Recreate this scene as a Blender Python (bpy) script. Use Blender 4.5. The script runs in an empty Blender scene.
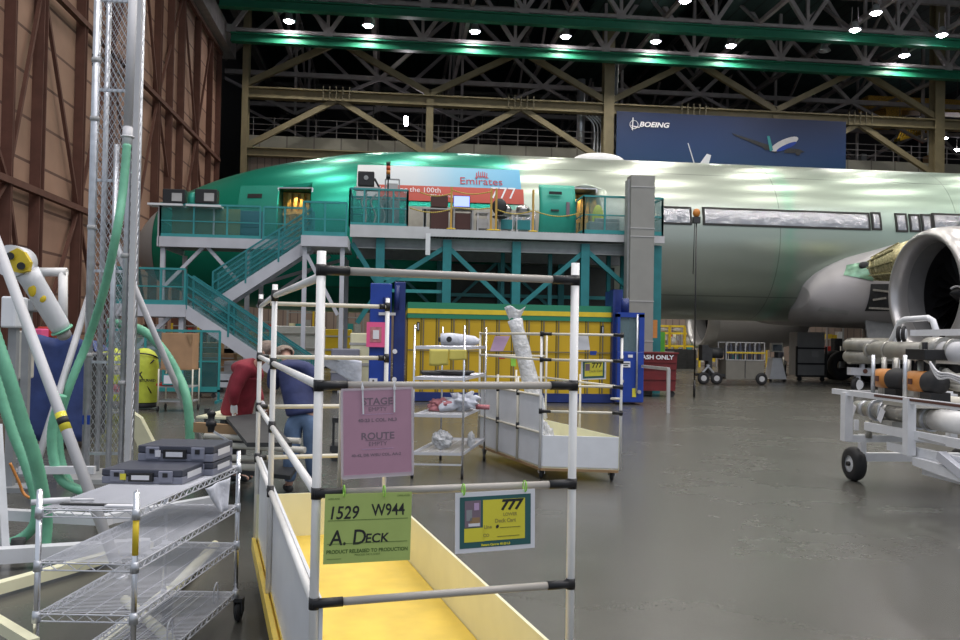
import bpy, math, random
from math import sin, cos, pi, sqrt, radians, atan2
from mathutils import Vector, Matrix, noise
random.seed(7)
V = Vector
SC = bpy.context.scene
COL = SC.collection

# ------------------------------------------------------------------ camera
FPX = 850.0; PSI = radians(6); TH = math.atan(17/850); ROLL = .018; EYE = 1.65
CF = V((sin(PSI)*cos(TH), cos(PSI)*cos(TH), sin(TH)))
CR = V((cos(PSI), -sin(PSI), 0))
CU = V((-sin(PSI)*sin(TH), -cos(PSI)*sin(TH), cos(TH)))
cd = bpy.data.cameras.new('camera'); cam = bpy.data.objects.new('camera', cd); COL.objects.link(cam)
cx = CR*cos(ROLL)+CU*sin(ROLL); cy = -CR*sin(ROLL)+CU*cos(ROLL)
M = Matrix((cx, cy, -CF)).transposed().to_4x4(); M.translation = (0, 0, EYE)
cam.matrix_world = M
cd.sensor_width = 36; cd.lens = FPX/960*36; cd.clip_end = 400; cd.clip_start = .05
SC.camera = cam

def ray(px, py):          # direction in which a spot of the photograph is seen (surveying helper)
    u = px-480; v = 320-py
    a = u*cos(ROLL)-v*sin(ROLL); b = u*sin(ROLL)+v*cos(ROLL)
    return CF*FPX+CR*a+CU*b
O0 = V((0, 0, EYE))
def at(px, py, Y): d = ray(px, py); return O0+d*(Y/d.y)
def atx(px, py, X): d = ray(px, py); return O0+d*(X/d.x)
def fl(px, py, z=0): d = ray(px, py); return O0+d*((z-EYE)/d.z)
def hit(px, py, p, n): d = ray(px, py); return O0+d*((V(p)-O0).dot(n)/d.dot(n))
def cpt(px, py, dep): d = ray(px, py); return O0+d*(dep/FPX)

# ------------------------------------------------------------------ materials
def mat(name, col, rough=.5, metal=0., var=.0, scale=4., bump=0., alpha=1., emit=None, es=0., col2=None, trans=0., detail=4):
    m = bpy.data.materials.new(name); m.use_nodes = True; nt = m.node_tree; N = nt.nodes; L = nt.links
    b = N['Principled BSDF']
    b.inputs['Base Color'].default_value = (*col, 1); b.inputs['Roughness'].default_value = rough
    b.inputs['Metallic'].default_value = metal; b.inputs['Alpha'].default_value = alpha
    if trans: b.inputs['Transmission Weight'].default_value = trans
    if emit: b.inputs['Emission Color'].default_value = (*emit, 1); b.inputs['Emission Strength'].default_value = es
    if var or bump or col2:
        tc = N.new('ShaderNodeTexCoord'); no = N.new('ShaderNodeTexNoise'); no.inputs['Scale'].default_value = scale
        no.inputs['Detail'].default_value = detail; L.new(tc.outputs['Object'], no.inputs['Vector'])
        if var or col2:
            r = N.new('ShaderNodeValToRGB'); r.color_ramp.elements[0].position = .3; r.color_ramp.elements[1].position = .7
            c2 = col2 or tuple(min(1, c*(1+var)) for c in col); c1 = col if col2 else tuple(c*(1-var) for c in col)
            r.color_ramp.elements[0].color = (*c1, 1); r.color_ramp.elements[1].color = (*c2, 1)
            L.new(no.outputs['Fac'], r.inputs['Fac']); L.new(r.outputs['Color'], b.inputs['Base Color'])
        if bump:
            bp = N.new('ShaderNodeBump'); bp.inputs['Strength'].default_value = bump; bp.inputs['Distance'].default_value = .05
            L.new(no.outputs['Fac'], bp.inputs['Height']); L.new(bp.outputs['Normal'], b.inputs['Normal'])
    return m

MT = {}
def mk(n, *a, **k): MT[n] = mat(n, *a, **k)
mk('white_paint', (.72, .73, .76), .35, var=.06, scale=6)
mk('white_pipe', (.83, .82, .80), .3, var=.04, scale=9)
mk('beige_pipe', (.44, .41, .37), .4, var=.06, scale=9)
mk('cream_pipe', (.70, .66, .55), .4, var=.06, scale=9)
mk('black', (.012, .012, .014), .45)
mk('rubber', (.02, .02, .022), .7)
mk('dark', (.03, .032, .035), .6, var=.3, scale=8)
mk('chrome', (.85, .86, .9), .25, 1.)
mk('galv', (.58, .60, .64), .38, .7, var=.12, scale=12)
mk('grey', (.30, .31, .32), .5, var=.1, scale=5)
mk('midgrey', (.42, .42, .42), .5, var=.08, scale=3)
mk('lightgrey', (.55, .55, .57), .45, var=.06, scale=3)
mk('platform_grey', (.52, .53, .58), .5, var=.1, scale=2)
mk('teal', (.02, .20, .22), .4, var=.1, scale=3)
mk('teal_light', (.035, .27, .28), .4, var=.1, scale=3)
mk('teal_mesh', (.02, .18, .19), .5, alpha=.27)
mk('blue', (.012, .05, .32), .35, var=.1, scale=3)
mk('blue_dark', (.012, .03, .16), .4, var=.2, scale=3)
mk('yellow', (.62, .44, .025), .5, var=.12, scale=2)
mk('yellow_bright', (.75, .55, .03), .5, var=.1, scale=4)
mk('plywood_yellow', (.78, .56, .09), .4, var=.12, scale=5, bump=.02)
mk('cream_board', (.80, .78, .55), .4, var=.06, scale=4)
mk('white_board', (.80, .82, .86), .35, var=.05, scale=4)
mk('green_stripe', (.02, .22, .12), .5)
mk('steel_green', (.015, .15, .085), .35, var=.1, scale=2)
mk('olive', (.19, .16, .09), .55, var=.15, scale=1.5)
mk('olive_dark', (.12, .105, .065), .6, var=.15, scale=1.5)
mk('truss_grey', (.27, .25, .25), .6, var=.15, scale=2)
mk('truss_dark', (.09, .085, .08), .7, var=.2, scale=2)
mk('red_bin', (.15, .012, .015), .5, var=.15, scale=5)
mk('red', (.5, .03, .02), .5)
mk('orange', (.55, .22, .05), .5, var=.08, scale=10)
mk('cardboard', (.40, .24, .13), .8, var=.1, scale=5)
mk('wood', (.32, .2, .1), .6, var=.2, scale=6)
mk('rust_brown', (.12, .052, .038), .8, var=.15, scale=2)
mk('pink_paper', (.50, .28, .37), .25, var=.03, scale=15)
mk('hot_pink', (.85, .12, .30), .5)
mk('green_card', (.42, .54, .16), .3, var=.04, scale=15)
mk('yellow_card', (.78, .70, .06), .3, var=.03, scale=15)
mk('yellow_paper', (.72, .62, .14), .6)
mk('lilac_paper', (.55, .38, .58), .6)
mk('lime', (.35, .75, .1), .5)
mk('sign_green', (.03, .12, .12), .4)
mk('paper', (.78, .78, .82), .5)
mk('ink', (.02, .02, .02), .6)
mk('ink_grey', (.22, .16, .2), .6)
mk('ink_olive', (.42, .36, .06), .6)
mk('hose_green', (.17, .48, .31), .45, var=.12, scale=10)
mk('tarp_blue', (.035, .06, .19), .7, var=.25, scale=3, bump=.4)
mk('cover_yellow', (.55, .62, .06), .6, var=.15, scale=5, bump=.3)
mk('plastic_film', (.75, .76, .78), .25, var=.12, scale=14, bump=.9, alpha=.8)
mk('cloth_white', (.70, .72, .80), .7, var=.12, scale=9, bump=.5)
mk('cloth_pink', (.5, .2, .22), .8, var=.2, scale=9, bump=.4)
mk('shirt_red', (.24, .02, .035), .8, var=.2, scale=7, bump=.4)
mk('shirt_navy', (.03, .04, .12), .8, var=.2, scale=7, bump=.3)
mk('jeans', (.12, .19, .32), .8, var=.25, scale=8, bump=.3)
mk('skin', (.55, .32, .24), .5)
mk('hair_grey', (.26, .20, .16), .8, var=.3, scale=40)
mk('glove', (.72, .72, .76), .7)
mk('silver_foil', (.36, .36, .365), .2, .95, var=.12, scale=2.6, bump=1., detail=7)
mk('tape', (.015, .015, .015), .6)
mk('fan_dark', (.012, .012, .014), .4, .5)
mk('nacelle', (.42, .405, .41), .3, .1, var=.04, scale=1)
mk('nacelle_lip', (.50, .49, .50), .28, .6)
mk('inlet_lining', (.22, .22, .23), .45, .2, var=.05, scale=2)
mk('fairing', (.40, .385, .40), .38, .05, var=.05, scale=.8)
mk('radome', (.33, .34, .34), .45)
mk('primer_green', (.03, .36, .27), .35, .1, var=.1, scale=2)
mk('primer_dark', (.02, .26, .19), .35, .1, var=.08, scale=2)
mk('gold_rib', (.46, .42, .24), .35, .5, var=.45, scale=14)
mk('amber', (.55, .33, .06), .5, var=.4, scale=9)
mk('tower_grey', (.26, .26, .245), .6, var=.06, scale=2)
mk('case_grey', (.25, .26, .33), .4, var=.05, scale=9)
mk('case_dark', (.06, .065, .09), .4)
mk('glass_dark', (.02, .04, .05), .1)
mk('machine_beige', (.55, .53, .47), .5, var=.1, scale=8)
mk('cabinet_grey', (.34, .34, .34), .5, var=.08, scale=3)
mk('steel_pipe', (.40, .39, .36), .35, .5, var=.2, scale=12)
mk('cart_pipe', (.30, .29, .26), .45, .2, var=.15, scale=8)
mk('lamp_glow', (1, 1, 1), .5, emit=(1, .93, 1), es=60)
mk('screen', (.1, .1, .4), .3, emit=(.25, .32, 1.), es=2.2)
mk('beacon_red', (.5, .06, .02), .4)
mk('beacon_orange', (.55, .2, .03), .4)
mk('tray', (.045, .045, .05), .5)
mk('wire', (.68, .69, .74), .35, .3)

# floor: worn polished concrete
m = bpy.data.materials.new('concrete'); m.use_nodes = True; MT['concrete'] = m
N = m.node_tree.nodes; L = m.node_tree.links; b = N['Principled BSDF']
tc = N.new('ShaderNodeTexCoord')
n1 = N.new('ShaderNodeTexNoise'); n1.inputs['Scale'].default_value = .35; n1.inputs['Detail'].default_value = 9; n1.inputs['Roughness'].default_value = .65
n2 = N.new('ShaderNodeTexNoise'); n2.inputs['Scale'].default_value = 60; n2.inputs['Detail'].default_value = 3
L.new(tc.outputs['Object'], n1.inputs['Vector']); L.new(tc.outputs['Object'], n2.inputs['Vector'])
mx = N.new('ShaderNodeMath'); mx.operation = 'MULTIPLY_ADD'; mx.inputs[1].default_value = .18; L.new(n2.outputs['Fac'], mx.inputs[0]); L.new(n1.outputs['Fac'], mx.inputs[2])
rp = N.new('ShaderNodeValToRGB'); rp.color_ramp.elements[0].position = .38; rp.color_ramp.elements[1].position = .75
rp.color_ramp.elements[0].color = (.074, .072, .063, 1); rp.color_ramp.elements[1].color = (.100, .098, .086, 1)
L.new(mx.outputs[0], rp.inputs['Fac']); L.new(rp.outputs['Color'], b.inputs['Base Color'])
r2 = N.new('ShaderNodeMapRange'); r2.inputs['To Min'].default_value = .24; r2.inputs['To Max'].default_value = .30
L.new(n1.outputs['Fac'], r2.inputs['Value']); L.new(r2.outputs['Result'], b.inputs['Roughness'])
bp = N.new('ShaderNodeBump'); bp.inputs['Strength'].default_value = .02; bp.inputs['Distance'].default_value = .01
L.new(n1.outputs['Fac'], bp.inputs['Height']); L.new(bp.outputs['Normal'], b.inputs['Normal'])

# hangar door sheeting: brown-pink panels with dark lap lines
def lined(name, c, cl, axis, period, width, rough=.7, var=.15):
    m = bpy.data.materials.new(name); m.use_nodes = True; N = m.node_tree.nodes; L = m.node_tree.links; b = N['Principled BSDF']
    tc = N.new('ShaderNodeTexCoord'); sp = N.new('ShaderNodeSeparateXYZ'); L.new(tc.outputs['Object'], sp.inputs[0])
    md = N.new('ShaderNodeMath'); md.operation = 'FRACT'; dv = N.new('ShaderNodeMath'); dv.operation = 'DIVIDE'; dv.inputs[1].default_value = period
    L.new(sp.outputs[axis], dv.inputs[0]); L.new(dv.outputs[0], md.inputs[0])
    lt = N.new('ShaderNodeMath'); lt.operation = 'LESS_THAN'; lt.inputs[1].default_value = width/period; L.new(md.outputs[0], lt.inputs[0])
    no = N.new('ShaderNodeTexNoise'); no.inputs['Scale'].default_value = .6; no.inputs['Detail'].default_value = 6; L.new(tc.outputs['Object'], no.inputs['Vector'])
    r = N.new('ShaderNodeValToRGB'); r.color_ramp.elements[0].position = .3; r.color_ramp.elements[1].position = .7
    r.color_ramp.elements[0].color = (*[k*(1-var) for k in c], 1); r.color_ramp.elements[1].color = (*[k*(1+var) for k in c], 1)
    L.new(no.outputs['Fac'], r.inputs['Fac'])
    mi = N.new('ShaderNodeMix'); mi.data_type = 'RGBA'; mi.inputs[7].default_value = (*cl, 1)
    L.new(lt.outputs[0], mi.inputs[0]); L.new(r.outputs['Color'], mi.inputs[6]); L.new(mi.outputs[2], b.inputs['Base Color'])
    b.inputs['Roughness'].default_value = rough; MT[name] = m
lined('door_sheet', (.34, .205, .15), (.13, .07, .055), 2, 1.45, .10)
lined('back_sheet', (.26, .20, .17), (.12, .09, .08), 0, .5, .06)
lined('roof_sheet', (.022, .05, .045), (.01, .02, .02), 0, 1.2, .15)
lined('balcony_sheet', (.19, .185, .155), (.10, .09, .08), 0, 1.9, .1)
lined('container_yellow', (.60, .385, .012), (.16, .12, .01), 0, .385, .035, .5, .08)
lined('tread', (.32, .33, .34), (.12, .12, .12), 0, .1, .04, .5, .08)
lined('rope_yellow', (.55, .42, .08), (.3, .2, .04), 0, .06, .02, .7, .1)

# fuselage skin: bright green primer forward, pale grey-green film aft, seams
m = bpy.data.materials.new('fuselage_skin'); m.use_nodes = True; MT['skin_plane'] = m
N = m.node_tree.nodes; L = m.node_tree.links; b = N['Principled BSDF']
tc = N.new('ShaderNodeTexCoord'); sp = N.new('ShaderNodeSeparateXYZ'); L.new(tc.outputs['Object'], sp.inputs[0])
no = N.new('ShaderNodeTexNoise'); no.inputs['Scale'].default_value = .8; no.inputs['Detail'].default_value = 6; L.new(tc.outputs['Object'], no.inputs['Vector'])
def math_(op, a, b_=None, c=None):
    n = N.new('ShaderNodeMath'); n.operation = op
    for i, q in enumerate((a, b_, c)):
        if q is None: continue
        if isinstance(q, (int, float)): n.inputs[i].default_value = q
        else: L.new(q, n.inputs[i])
    return n.outputs[0]
xj = math_('MULTIPLY_ADD', no.outputs['Fac'], 1.6, sp.outputs[0]); 
mr = N.new('ShaderNodeMapRange'); mr.inputs['From Min'].default_value = -12; mr.inputs['From Max'].default_value = 40; L.new(xj, mr.inputs['Value'])
rp = N.new('ShaderNodeValToRGB'); cr = rp.color_ramp
def px_(x): return (x+12.8-0.0)/52+0
GREEN = (.012, .33, .225, 1); PALE = (.37, .43, .37, 1); PALE2 = (.42, .46, .41, 1); FADE = (.27, .44, .34, 1)
els = [(-12, GREEN), (3.9, GREEN), (4.8, PALE), (10, PALE2), (14.0, PALE), (14.6, FADE), (15.1, PALE), (22, (.33, .44, .37, 1)), (24, PALE)]
cr.elements[0].position = 0; cr.elements[0].color = GREEN; cr.elements[1].position = 1; cr.elements[1].color = PALE
for x, c in els[1:]:
    e = cr.elements.new((x+12.8)/52); e.color = c
L.new(mr.outputs['Result'], rp.inputs['Fac'])
def seam(sock, pos, w): 
    d = math_('SUBTRACT', sock, pos); d = math_('ABSOLUTE', d); return math_('LESS_THAN', d, w)
s = seam(sp.outputs[0], 14.2, .02)
for xx in (-7.3, 4.3, 21.2): s = math_('MAXIMUM', s, seam(sp.outputs[0], xx, .02))
s = math_('MAXIMUM', s, seam(sp.outputs[2], 7.9, .02))
s = math_('MAXIMUM', s, seam(sp.outputs[2], 3.35, .02))
s = math_('MULTIPLY', s, .45)
mi = N.new('ShaderNodeMix'); mi.data_type = 'RGBA'; mi.inputs[7].default_value = (.08, .10, .08, 1)
L.new(s, mi.inputs[0]); L.new(rp.outputs['Color'], mi.inputs[6]); L.new(mi.outputs[2], b.inputs['Base Color'])
b.inputs['Roughness'].default_value = .28; b.inputs['Metallic'].default_value = .62

# banner cloth (sky-blue to white over a red strip): the printed artwork
def ramp_mat(name, axis, stops, rough=.5, emit=0):
    m = bpy.data.materials.new(name); m.use_nodes = True; N = m.node_tree.nodes; L = m.node_tree.links; b = N['Principled BSDF']
    tc = N.new('ShaderNodeTexCoord'); sp = N.new('ShaderNodeSeparateXYZ'); L.new(tc.outputs['Generated'], sp.inputs[0])
    r = N.new('ShaderNodeValToRGB'); L.new(sp.outputs[axis], r.inputs['Fac']); L.new(r.outputs['Color'], b.inputs['Base Color'])
    b.inputs['Roughness'].default_value = rough
    for i, (p, c) in enumerate(stops):
        e = r.color_ramp.elements[i] if i < 2 else r.color_ramp.elements.new(p)
        e.position = p; e.color = (*c, 1)
    MT[name] = m
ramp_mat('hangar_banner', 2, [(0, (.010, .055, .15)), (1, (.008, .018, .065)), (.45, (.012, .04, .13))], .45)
ramp_mat('banner_sky', 0, [(0, (.62, .64, .66)), (1, (.12, .42, .68)), (.35, (.55, .62, .68)), (.6, (.25, .5, .68))], .5)

# ------------------------------------------------------------------ mesh builder
class MB:
    def __init__(s): s.v = []; s.f = []; s.sm = []; s.mi = []; s.cur = 0
    def add(s, vs, fs, smooth=False):
        o = len(s.v); s.v += [V(p) for p in vs]
        for f in fs: s.f.append([i+o for i in f]); s.sm.append(smooth); s.mi.append(s.cur)
        return s
    def box(s, x0, y0, z0, x1, y1, z1):
        vs = [(x, y, z) for z in (z0, z1) for y in (y0, y1) for x in (x0, x1)]
        return s.add(vs, [(0, 2, 3, 1), (4, 5, 7, 6), (0, 1, 5, 4), (2, 6, 7, 3), (0, 4, 6, 2), (1, 3, 7, 5)])
    def fbox(s, o, ex, ey, ez, a, b_, c):     # box in a frame: centre-base o, half a along ex, half b along ey, 0..c along ez
        o, ex, ey, ez = V(o), V(ex), V(ey), V(ez)
        vs = [o+ex*i*a+ey*j*b_+ez*k*c for k in (0, 1) for j in (-1, 1) for i in (-1, 1)]
        return s.add(vs, [(0, 2, 3, 1), (4, 5, 7, 6), (0, 1, 5, 4), (2, 6, 7, 3), (0, 4, 6, 2), (1, 3, 7, 5)])
    def beam(s, p, q, w, h=None, up=(0, 0, 1)):
        p, q = V(p), V(q); h = h or w; d = (q-p); l = d.length
        if l < 1e-6: return s
        d.normalize(); up = V(up)
        if abs(d.dot(up)) > .98: up = V((0, 1, 0)) if abs(d.y) < .9 else V((1, 0, 0))
        r = d.cross(up).normalized(); u = r.cross(d)
        return s.fbox(p, r, u, d, w/2, h/2, l)
    def ibeam(s, p, q, w, h, t=.03, up=(0, 0, 1)):
        p, q = V(p), V(q); d = (q-p).normalized(); up = V(up)
        if abs(d.dot(up)) > .98: up = V((0, 1, 0))
        r = d.cross(up).normalized(); u = r.cross(d)
        for sg in (-1, 1): s.beam(p+u*sg*(h/2-t/2), q+u*sg*(h/2-t/2), w, t, up)
        return s.beam(p, q, t, h-2*t, up)
    def tube(s, pts, r, n=10, caps=True, rs=None):
        pts = [V(p) for p in pts]; k = len(pts); vs = []; prev = None
        for i, p in enumerate(pts):
            d = (pts[min(i+1, k-1)]-pts[max(i-1, 0)]).normalized()
            if prev is None:
                a = V((0, 0, 1)) if abs(d.z) < .9 else V((1, 0, 0)); u = d.cross(a).normalized()
            else: u = (prev-d*prev.dot(d)).normalized()
            prev = u; w = d.cross(u); rr = rs[i] if rs else r
            vs += [p+(u*cos(2*pi*j/n)+w*sin(2*pi*j/n))*rr for j in range(n)]
        fs = [(i*n+j, i*n+(j+1) % n, (i+1)*n+(j+1) % n, (i+1)*n+j) for i in range(k-1) for j in range(n)]
        s.add(vs, fs, n > 5)
        if caps: o = len(s.v)-len(vs); s.f += [[o+j for j in range(n)][::-1], [o+(k-1)*n+j for j in range(n)]]; s.sm += [False]*2; s.mi += [s.cur]*2
        return s
    def cyl(s, p, q, r, n=16, r2=None): return s.tube([p, q], r, n, True, [r, r2 if r2 is not None else r])
    def lathe(s, o, ax, prof, n=32, smooth=True):   # prof: (distance along ax, radius)
        o, ax = V(o), V(ax).normalized(); a = V((0, 0, 1)) if abs(ax.z) < .9 else V((1, 0, 0))
        u = ax.cross(a).normalized(); w = ax.cross(u); vs = []
        for t, r in prof: vs += [o+ax*t+(u*cos(2*pi*j/n)+w*sin(2*pi*j/n))*r for j in range(n)]
        fs = [(i*n+j, i*n+(j+1) % n, (i+1)*n+(j+1) % n, (i+1)*n+j) for i in range(len(prof)-1) for j in range(n)]
        return s.add(vs, fs, smooth)
    def torus(s, o, ax, R, r, n=24, m=8):
        return s.lathe(o, ax, [(r*sin(2*pi*i/m), R+r*cos(2*pi*i/m)) for i in range(m+1)], n)
    def ball(s, o, r, n=16, m=10):
        r = r if hasattr(r, '__len__') else (r, r, r); o = V(o); vs = []
        for i in range(m+1):
            t = pi*i/m
            for j in range(n): vs.append(o+V((r[0]*sin(t)*cos(2*pi*j/n), r[1]*sin(t)*sin(2*pi*j/n), r[2]*cos(t))))
        return s.add(vs, [(i*n+j, (i+1)*n+j, (i+1)*n+(j+1) % n, i*n+(j+1) % n) for i in range(m) for j in range(n)], True)
    def prism(s, poly, d):      # polygon in 3-D, extruded by vector d
        poly = [V(p) for p in poly]; n = len(poly); d = V(d)
        return s.add(poly+[p+d for p in poly], [list(range(n))[::-1], list(range(n, 2*n))]+[(i, (i+1) % n, n+(i+1) % n, n+i) for i in range(n)])
    def grid(s, fn, a, b_, smooth=True):
        vs = [fn(i/a, j/b_) for j in range(b_+1) for i in range(a+1)]
        return s.add(vs, [(j*(a+1)+i, j*(a+1)+i+1, (j+1)*(a+1)+i+1, (j+1)*(a+1)+i) for j in range(b_) for i in range(a)], smooth)

def root_loc(o):
    l = V((0, 0, 0))
    while o: l = l+o.location; o = o.parent
    return l
SPLIT = {'shelf_collar', 'brace', 'cross_brace', 'hose_clamp', 'reflector', 'tread', 'crossbar', 'wheel_nut', 'rule_line', 'cable', 'corrugated_tube', 'tubing', 'gear_strut', 'bay_tubing', 'latch_pair', 'seam', 'hanger'}
def islands(mb):
    par = list(range(len(mb.v)))
    def find(a):
        while par[a] != a: par[a] = par[par[a]]; a = par[a]
        return a
    for f in mb.f:
        r0 = find(f[0])
        for i in f[1:]: par[find(i)] = r0
    out = {}
    for k, f in enumerate(mb.f): out.setdefault(find(f[0]), []).append(k)
    res = []
    for ks in out.values():
        n_ = MB(); mp = {}
        for k in ks:
            g = []
            for i in mb.f[k]:
                if i not in mp: mp[i] = len(n_.v); n_.v.append(mb.v[i])
                g.append(mp[i])
            n_.f.append(g); n_.sm.append(mb.sm[k]); n_.mi.append(mb.mi[k])
        res.append(n_)
    return res
def part(name, mb, m, parent=None, label=None, bevel=0., solid=0., loc=None):
    if name in SPLIT and parent:
        for n_ in islands(mb): o = part_(name, n_, m, parent, label, bevel, solid, loc)
        return o
    return part_(name, mb, m, parent, label, bevel, solid, loc)
def part_(name, mb, m, parent=None, label=None, bevel=0., solid=0., loc=None):
    me = bpy.data.meshes.new(name)
    off = root_loc(parent) if parent else V((0, 0, 0))
    me.from_pydata([p-off for p in mb.v], [], mb.f)
    me.polygons.foreach_set('use_smooth', mb.sm)
    ms = m if isinstance(m, (list, tuple)) else [m]
    for q in ms: me.materials.append(MT[q] if isinstance(q, str) else q)
    if len(ms) > 1: me.polygons.foreach_set('material_index', mb.mi)
    me.update(); o = bpy.data.objects.new(name, me); COL.objects.link(o)
    if parent: o.parent = parent
    elif loc is not None: o.location = loc
    if label: o['label'] = label
    if solid: q = o.modifiers.new('thick', 'SOLIDIFY'); q.thickness = solid; q.offset = 0
    if bevel: q = o.modifiers.new('bevel', 'BEVEL'); q.width = bevel; q.segments = 2; q.limit_method = 'ANGLE'
    return o
def tag(o, label, cat, group=None):
    o['label'] = label; o['category'] = cat
    if group: o['group'] = group
    return o
def thing(name, loc, label, cat, group=None):
    o = bpy.data.objects.new(name, None); COL.objects.link(o); o.location = V(loc); o.empty_display_size = .2
    return tag(o, label, cat, group)
def struct(name, mb, m, **k): o = part(name, mb, m, **k); o['kind'] = 'structure'; return o
def one(name, mb, m, loc, label, cat, group=None, **k):
    return tag(part(name, mb, m, loc=loc, **k), label, cat, group)
def dup(r, loc, label=None, rz=None):
    c = r.copy(); COL.objects.link(c); c.location = V(loc)
    if rz is not None: c.rotation_euler[2] = rz
    if label: c['label'] = label
    def rec(a, b_):
        for ch in list(a.children):
            d = ch.copy(); COL.objects.link(d); d.parent = b_; rec(ch, d)
    rec(r, c); return c
def text_mb(txt, o, ex, ey, size, align='CENTER', bold=0., mb=None, wrap=None, shear=0., sx=1., depth=.0):
    c = bpy.data.curves.new('t', 'FONT'); c.body = txt; c.size = size; c.align_x = align; c.align_y = 'CENTER'; c.offset = bold; c.shear = shear
    c.extrude = 0; c.resolution_u = 3; t = bpy.data.objects.new('t', c); COL.objects.link(t)
    dg = bpy.context.evaluated_depsgraph_get(); me = bpy.data.meshes.new_from_object(t.evaluated_get(dg))
    o, ex, ey = V(o), V(ex), V(ey); mb = mb or MB(); nz = ex.cross(ey)
    vs = []
    for v in me.vertices:
        p = o+ex*v.co.x*sx+ey*v.co.y+nz*depth
        vs.append(wrap(p) if wrap else p)
    mb.add(vs, [list(p.vertices) for p in me.polygons])
    bpy.data.objects.remove(t); bpy.data.curves.remove(c); bpy.data.meshes.remove(me)
    return mb
def catmull(pts, k=8):
    pts = [V(p) for p in pts]; out = []
    for i in range(len(pts)-1):
        p0, p1, p2, p3 = pts[max(i-1, 0)], pts[i], pts[i+1], pts[min(i+2, len(pts)-1)]
        for j in range(k):
            t = j/k; out.append(.5*((2*p1)+(p2-p0)*t+(2*p0-5*p1+4*p2-p3)*t*t+(3*p1-p0-3*p2+p3)*t**3))
    return out+[pts[-1]]
Z = V((0, 0, 1)); X = V((1, 0, 0)); Y = V((0, 1, 0))

PW = 310
def light(loc, pw=PW, size=.8, c=(1, .95, .86)):
    d = bpy.data.lights.new('lamp_light', 'AREA'); d.shape = 'DISK'; d.size = size; d.energy = pw; d.color = c
    d.spread = radians(150)
    o = bpy.data.objects.new('lamp_light', d); COL.objects.link(o); o.location = loc; return o
# ================================================================== SETTING
struct('floor', MB().add([(-30, -14, 0), (62, -14, 0), (62, 100, 0), (-30, 100, 0)], [(0, 1, 2, 3)]), 'concrete')
struct('ceiling', MB().box(-14, -6, 30, 62, 100, 30.3), 'roof_sheet')
struct('wall_left', MB().box(-12.5, 17, 0, -12.3, 60, 21.2), 'door_sheet')
struct('trim_100', MB().box(-13.2, 60, 0, -12.9, 97, 30).box(-13.2, -6, 22, -12.9, 60, 30), 'dark')  # dark wall pieces added to keep sky light out of the left gap
struct('wall_back', MB().box(-14, 97, 0, 62, 97.3, 30), 'dark')
struct('wall_right', MB().box(62, -6, 0, 62.3, 97, 30), 'dark')
tn = [0]
def trim(mb, m): tn[0] += 1; return struct('trim_%d' % tn[0], mb, m)
# studs and rails of the big brown door on the left
for yy, w in ((22, .35), (25, .3), (28.1, .3), (30.4, .75), (34.2, .6), (37.6, .35), (41.4, .35), (44.8, .75), (47.2, .4), (49.6, .6), (53.5, .5), (57.1, .4), (59.9, .3)):
    trim(MB().ibeam((-12.12, yy, 0), (-12.12, yy, 21), .35, w*.48, .05, up=(0, 1, 0)), 'rust_brown')
for z in (.4, 6.3, 13.5, 20.9):
    trim(MB().beam((-12.0, 17, z), (-12.0, 60, z), .22, .22), 'rust_brown')
ys = [22, 28.1, 30.4, 34.2, 37.6, 41.4, 44.8, 49.6, 53.5, 57.1]
for i in range(len(ys)-1):
    for k, (z0, z1) in enumerate(((.4, 6.3), (6.3, 13.5), (13.5, 20.9))):
        a, c = (ys[i], ys[i+1]) if (i+k) % 2 else (ys[i+1], ys[i])
        trim(MB().beam((-12.1, a, z1), (-12.1, c, z0), .12, .12), 'rust_brown')
# grey head beam over the door
trim(MB().box(-12.6, -6, 21.2, -11.4, 62, 22.0).box(-11.6, -6, 22.0, -11.4, 62, 22.6), 'truss_grey')
trim(MB().box(-11.2, -6, 23.4, -10.7, 96, 23.8), 'truss_dark')
# far lattice wall: columns, girders, diagonals
cols = [-10.48, 15.34, 40.75]; mids = [2.46, 28.0]
for x in cols: trim(MB().ibeam((x+(.2 if x < 0 else 0), 60, 0), (x+(.2 if x < 0 else 0), 60, 30), .75 if x > 0 else .42, .8, .08, up=(0, 1, 0)), 'olive')
for x in mids: trim(MB().ibeam((x, 60, 14), (x, 60, 18.4), .5, .5, .06, up=(0, 1, 0)), 'olive')
for x0, x1 in ((-10.48, 15.34), (15.34, 40.75), (40.75, 61)):
    trim(MB().ibeam((x0, 60, 18.3), (x1, 60, 18.3), .7, .75, .1), 'olive')
    trim(MB().ibeam((x0, 60, 14.2), (x1, 60, 14.2), .6, .6, .08), 'olive')
nd = [-10.48, -4, 2.46, 9, 15.34, 21.7, 28.0, 34.5, 40.75]
for i in range(8):
    a, c = nd[i], nd[i+1]
    lo = i % 2 == 0
    trim(MB().beam((a, 60, 14.4 if lo else 18.1), (c, 60, 18.1 if lo else 14.4), .38, .3, up=(0, 1, 0)), 'olive')
    trim(MB().beam((a, 60, 18.8 if lo else 22.2), (c, 60, 22.2 if lo else 18.8), .42, .34, up=(0, 1, 0)), 'olive')
for x in nd[1::2]:
    for k in range(5): trim(MB().box(x-1+k*.45, 59.55, 17.98, x-.94+k*.45, 59.62, 18.9), 'olive_dark')
# sheeting under the lattice
trim(MB().box(-10.2, 60.4, 0, 61, 60.6, 14), 'back_sheet')
# balcony behind it
trim(MB().box(-10.2, 61, 14.5, 61, 61.15, 15.6).box(-10.2, 61, 14.4, 61, 66, 14.5), 'balcony_sheet')
for z in (16.0, 16.4, 16.85): trim(MB().beam((-10.2, 61.05, z), (61, 61.05, z), .04), 'truss_grey')
x = -9.9
while x < 60: trim(MB().beam((x, 61.05, 15.5), (x, 61.05, 16.9), .06), 'truss_grey'); x += 1.45
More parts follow.
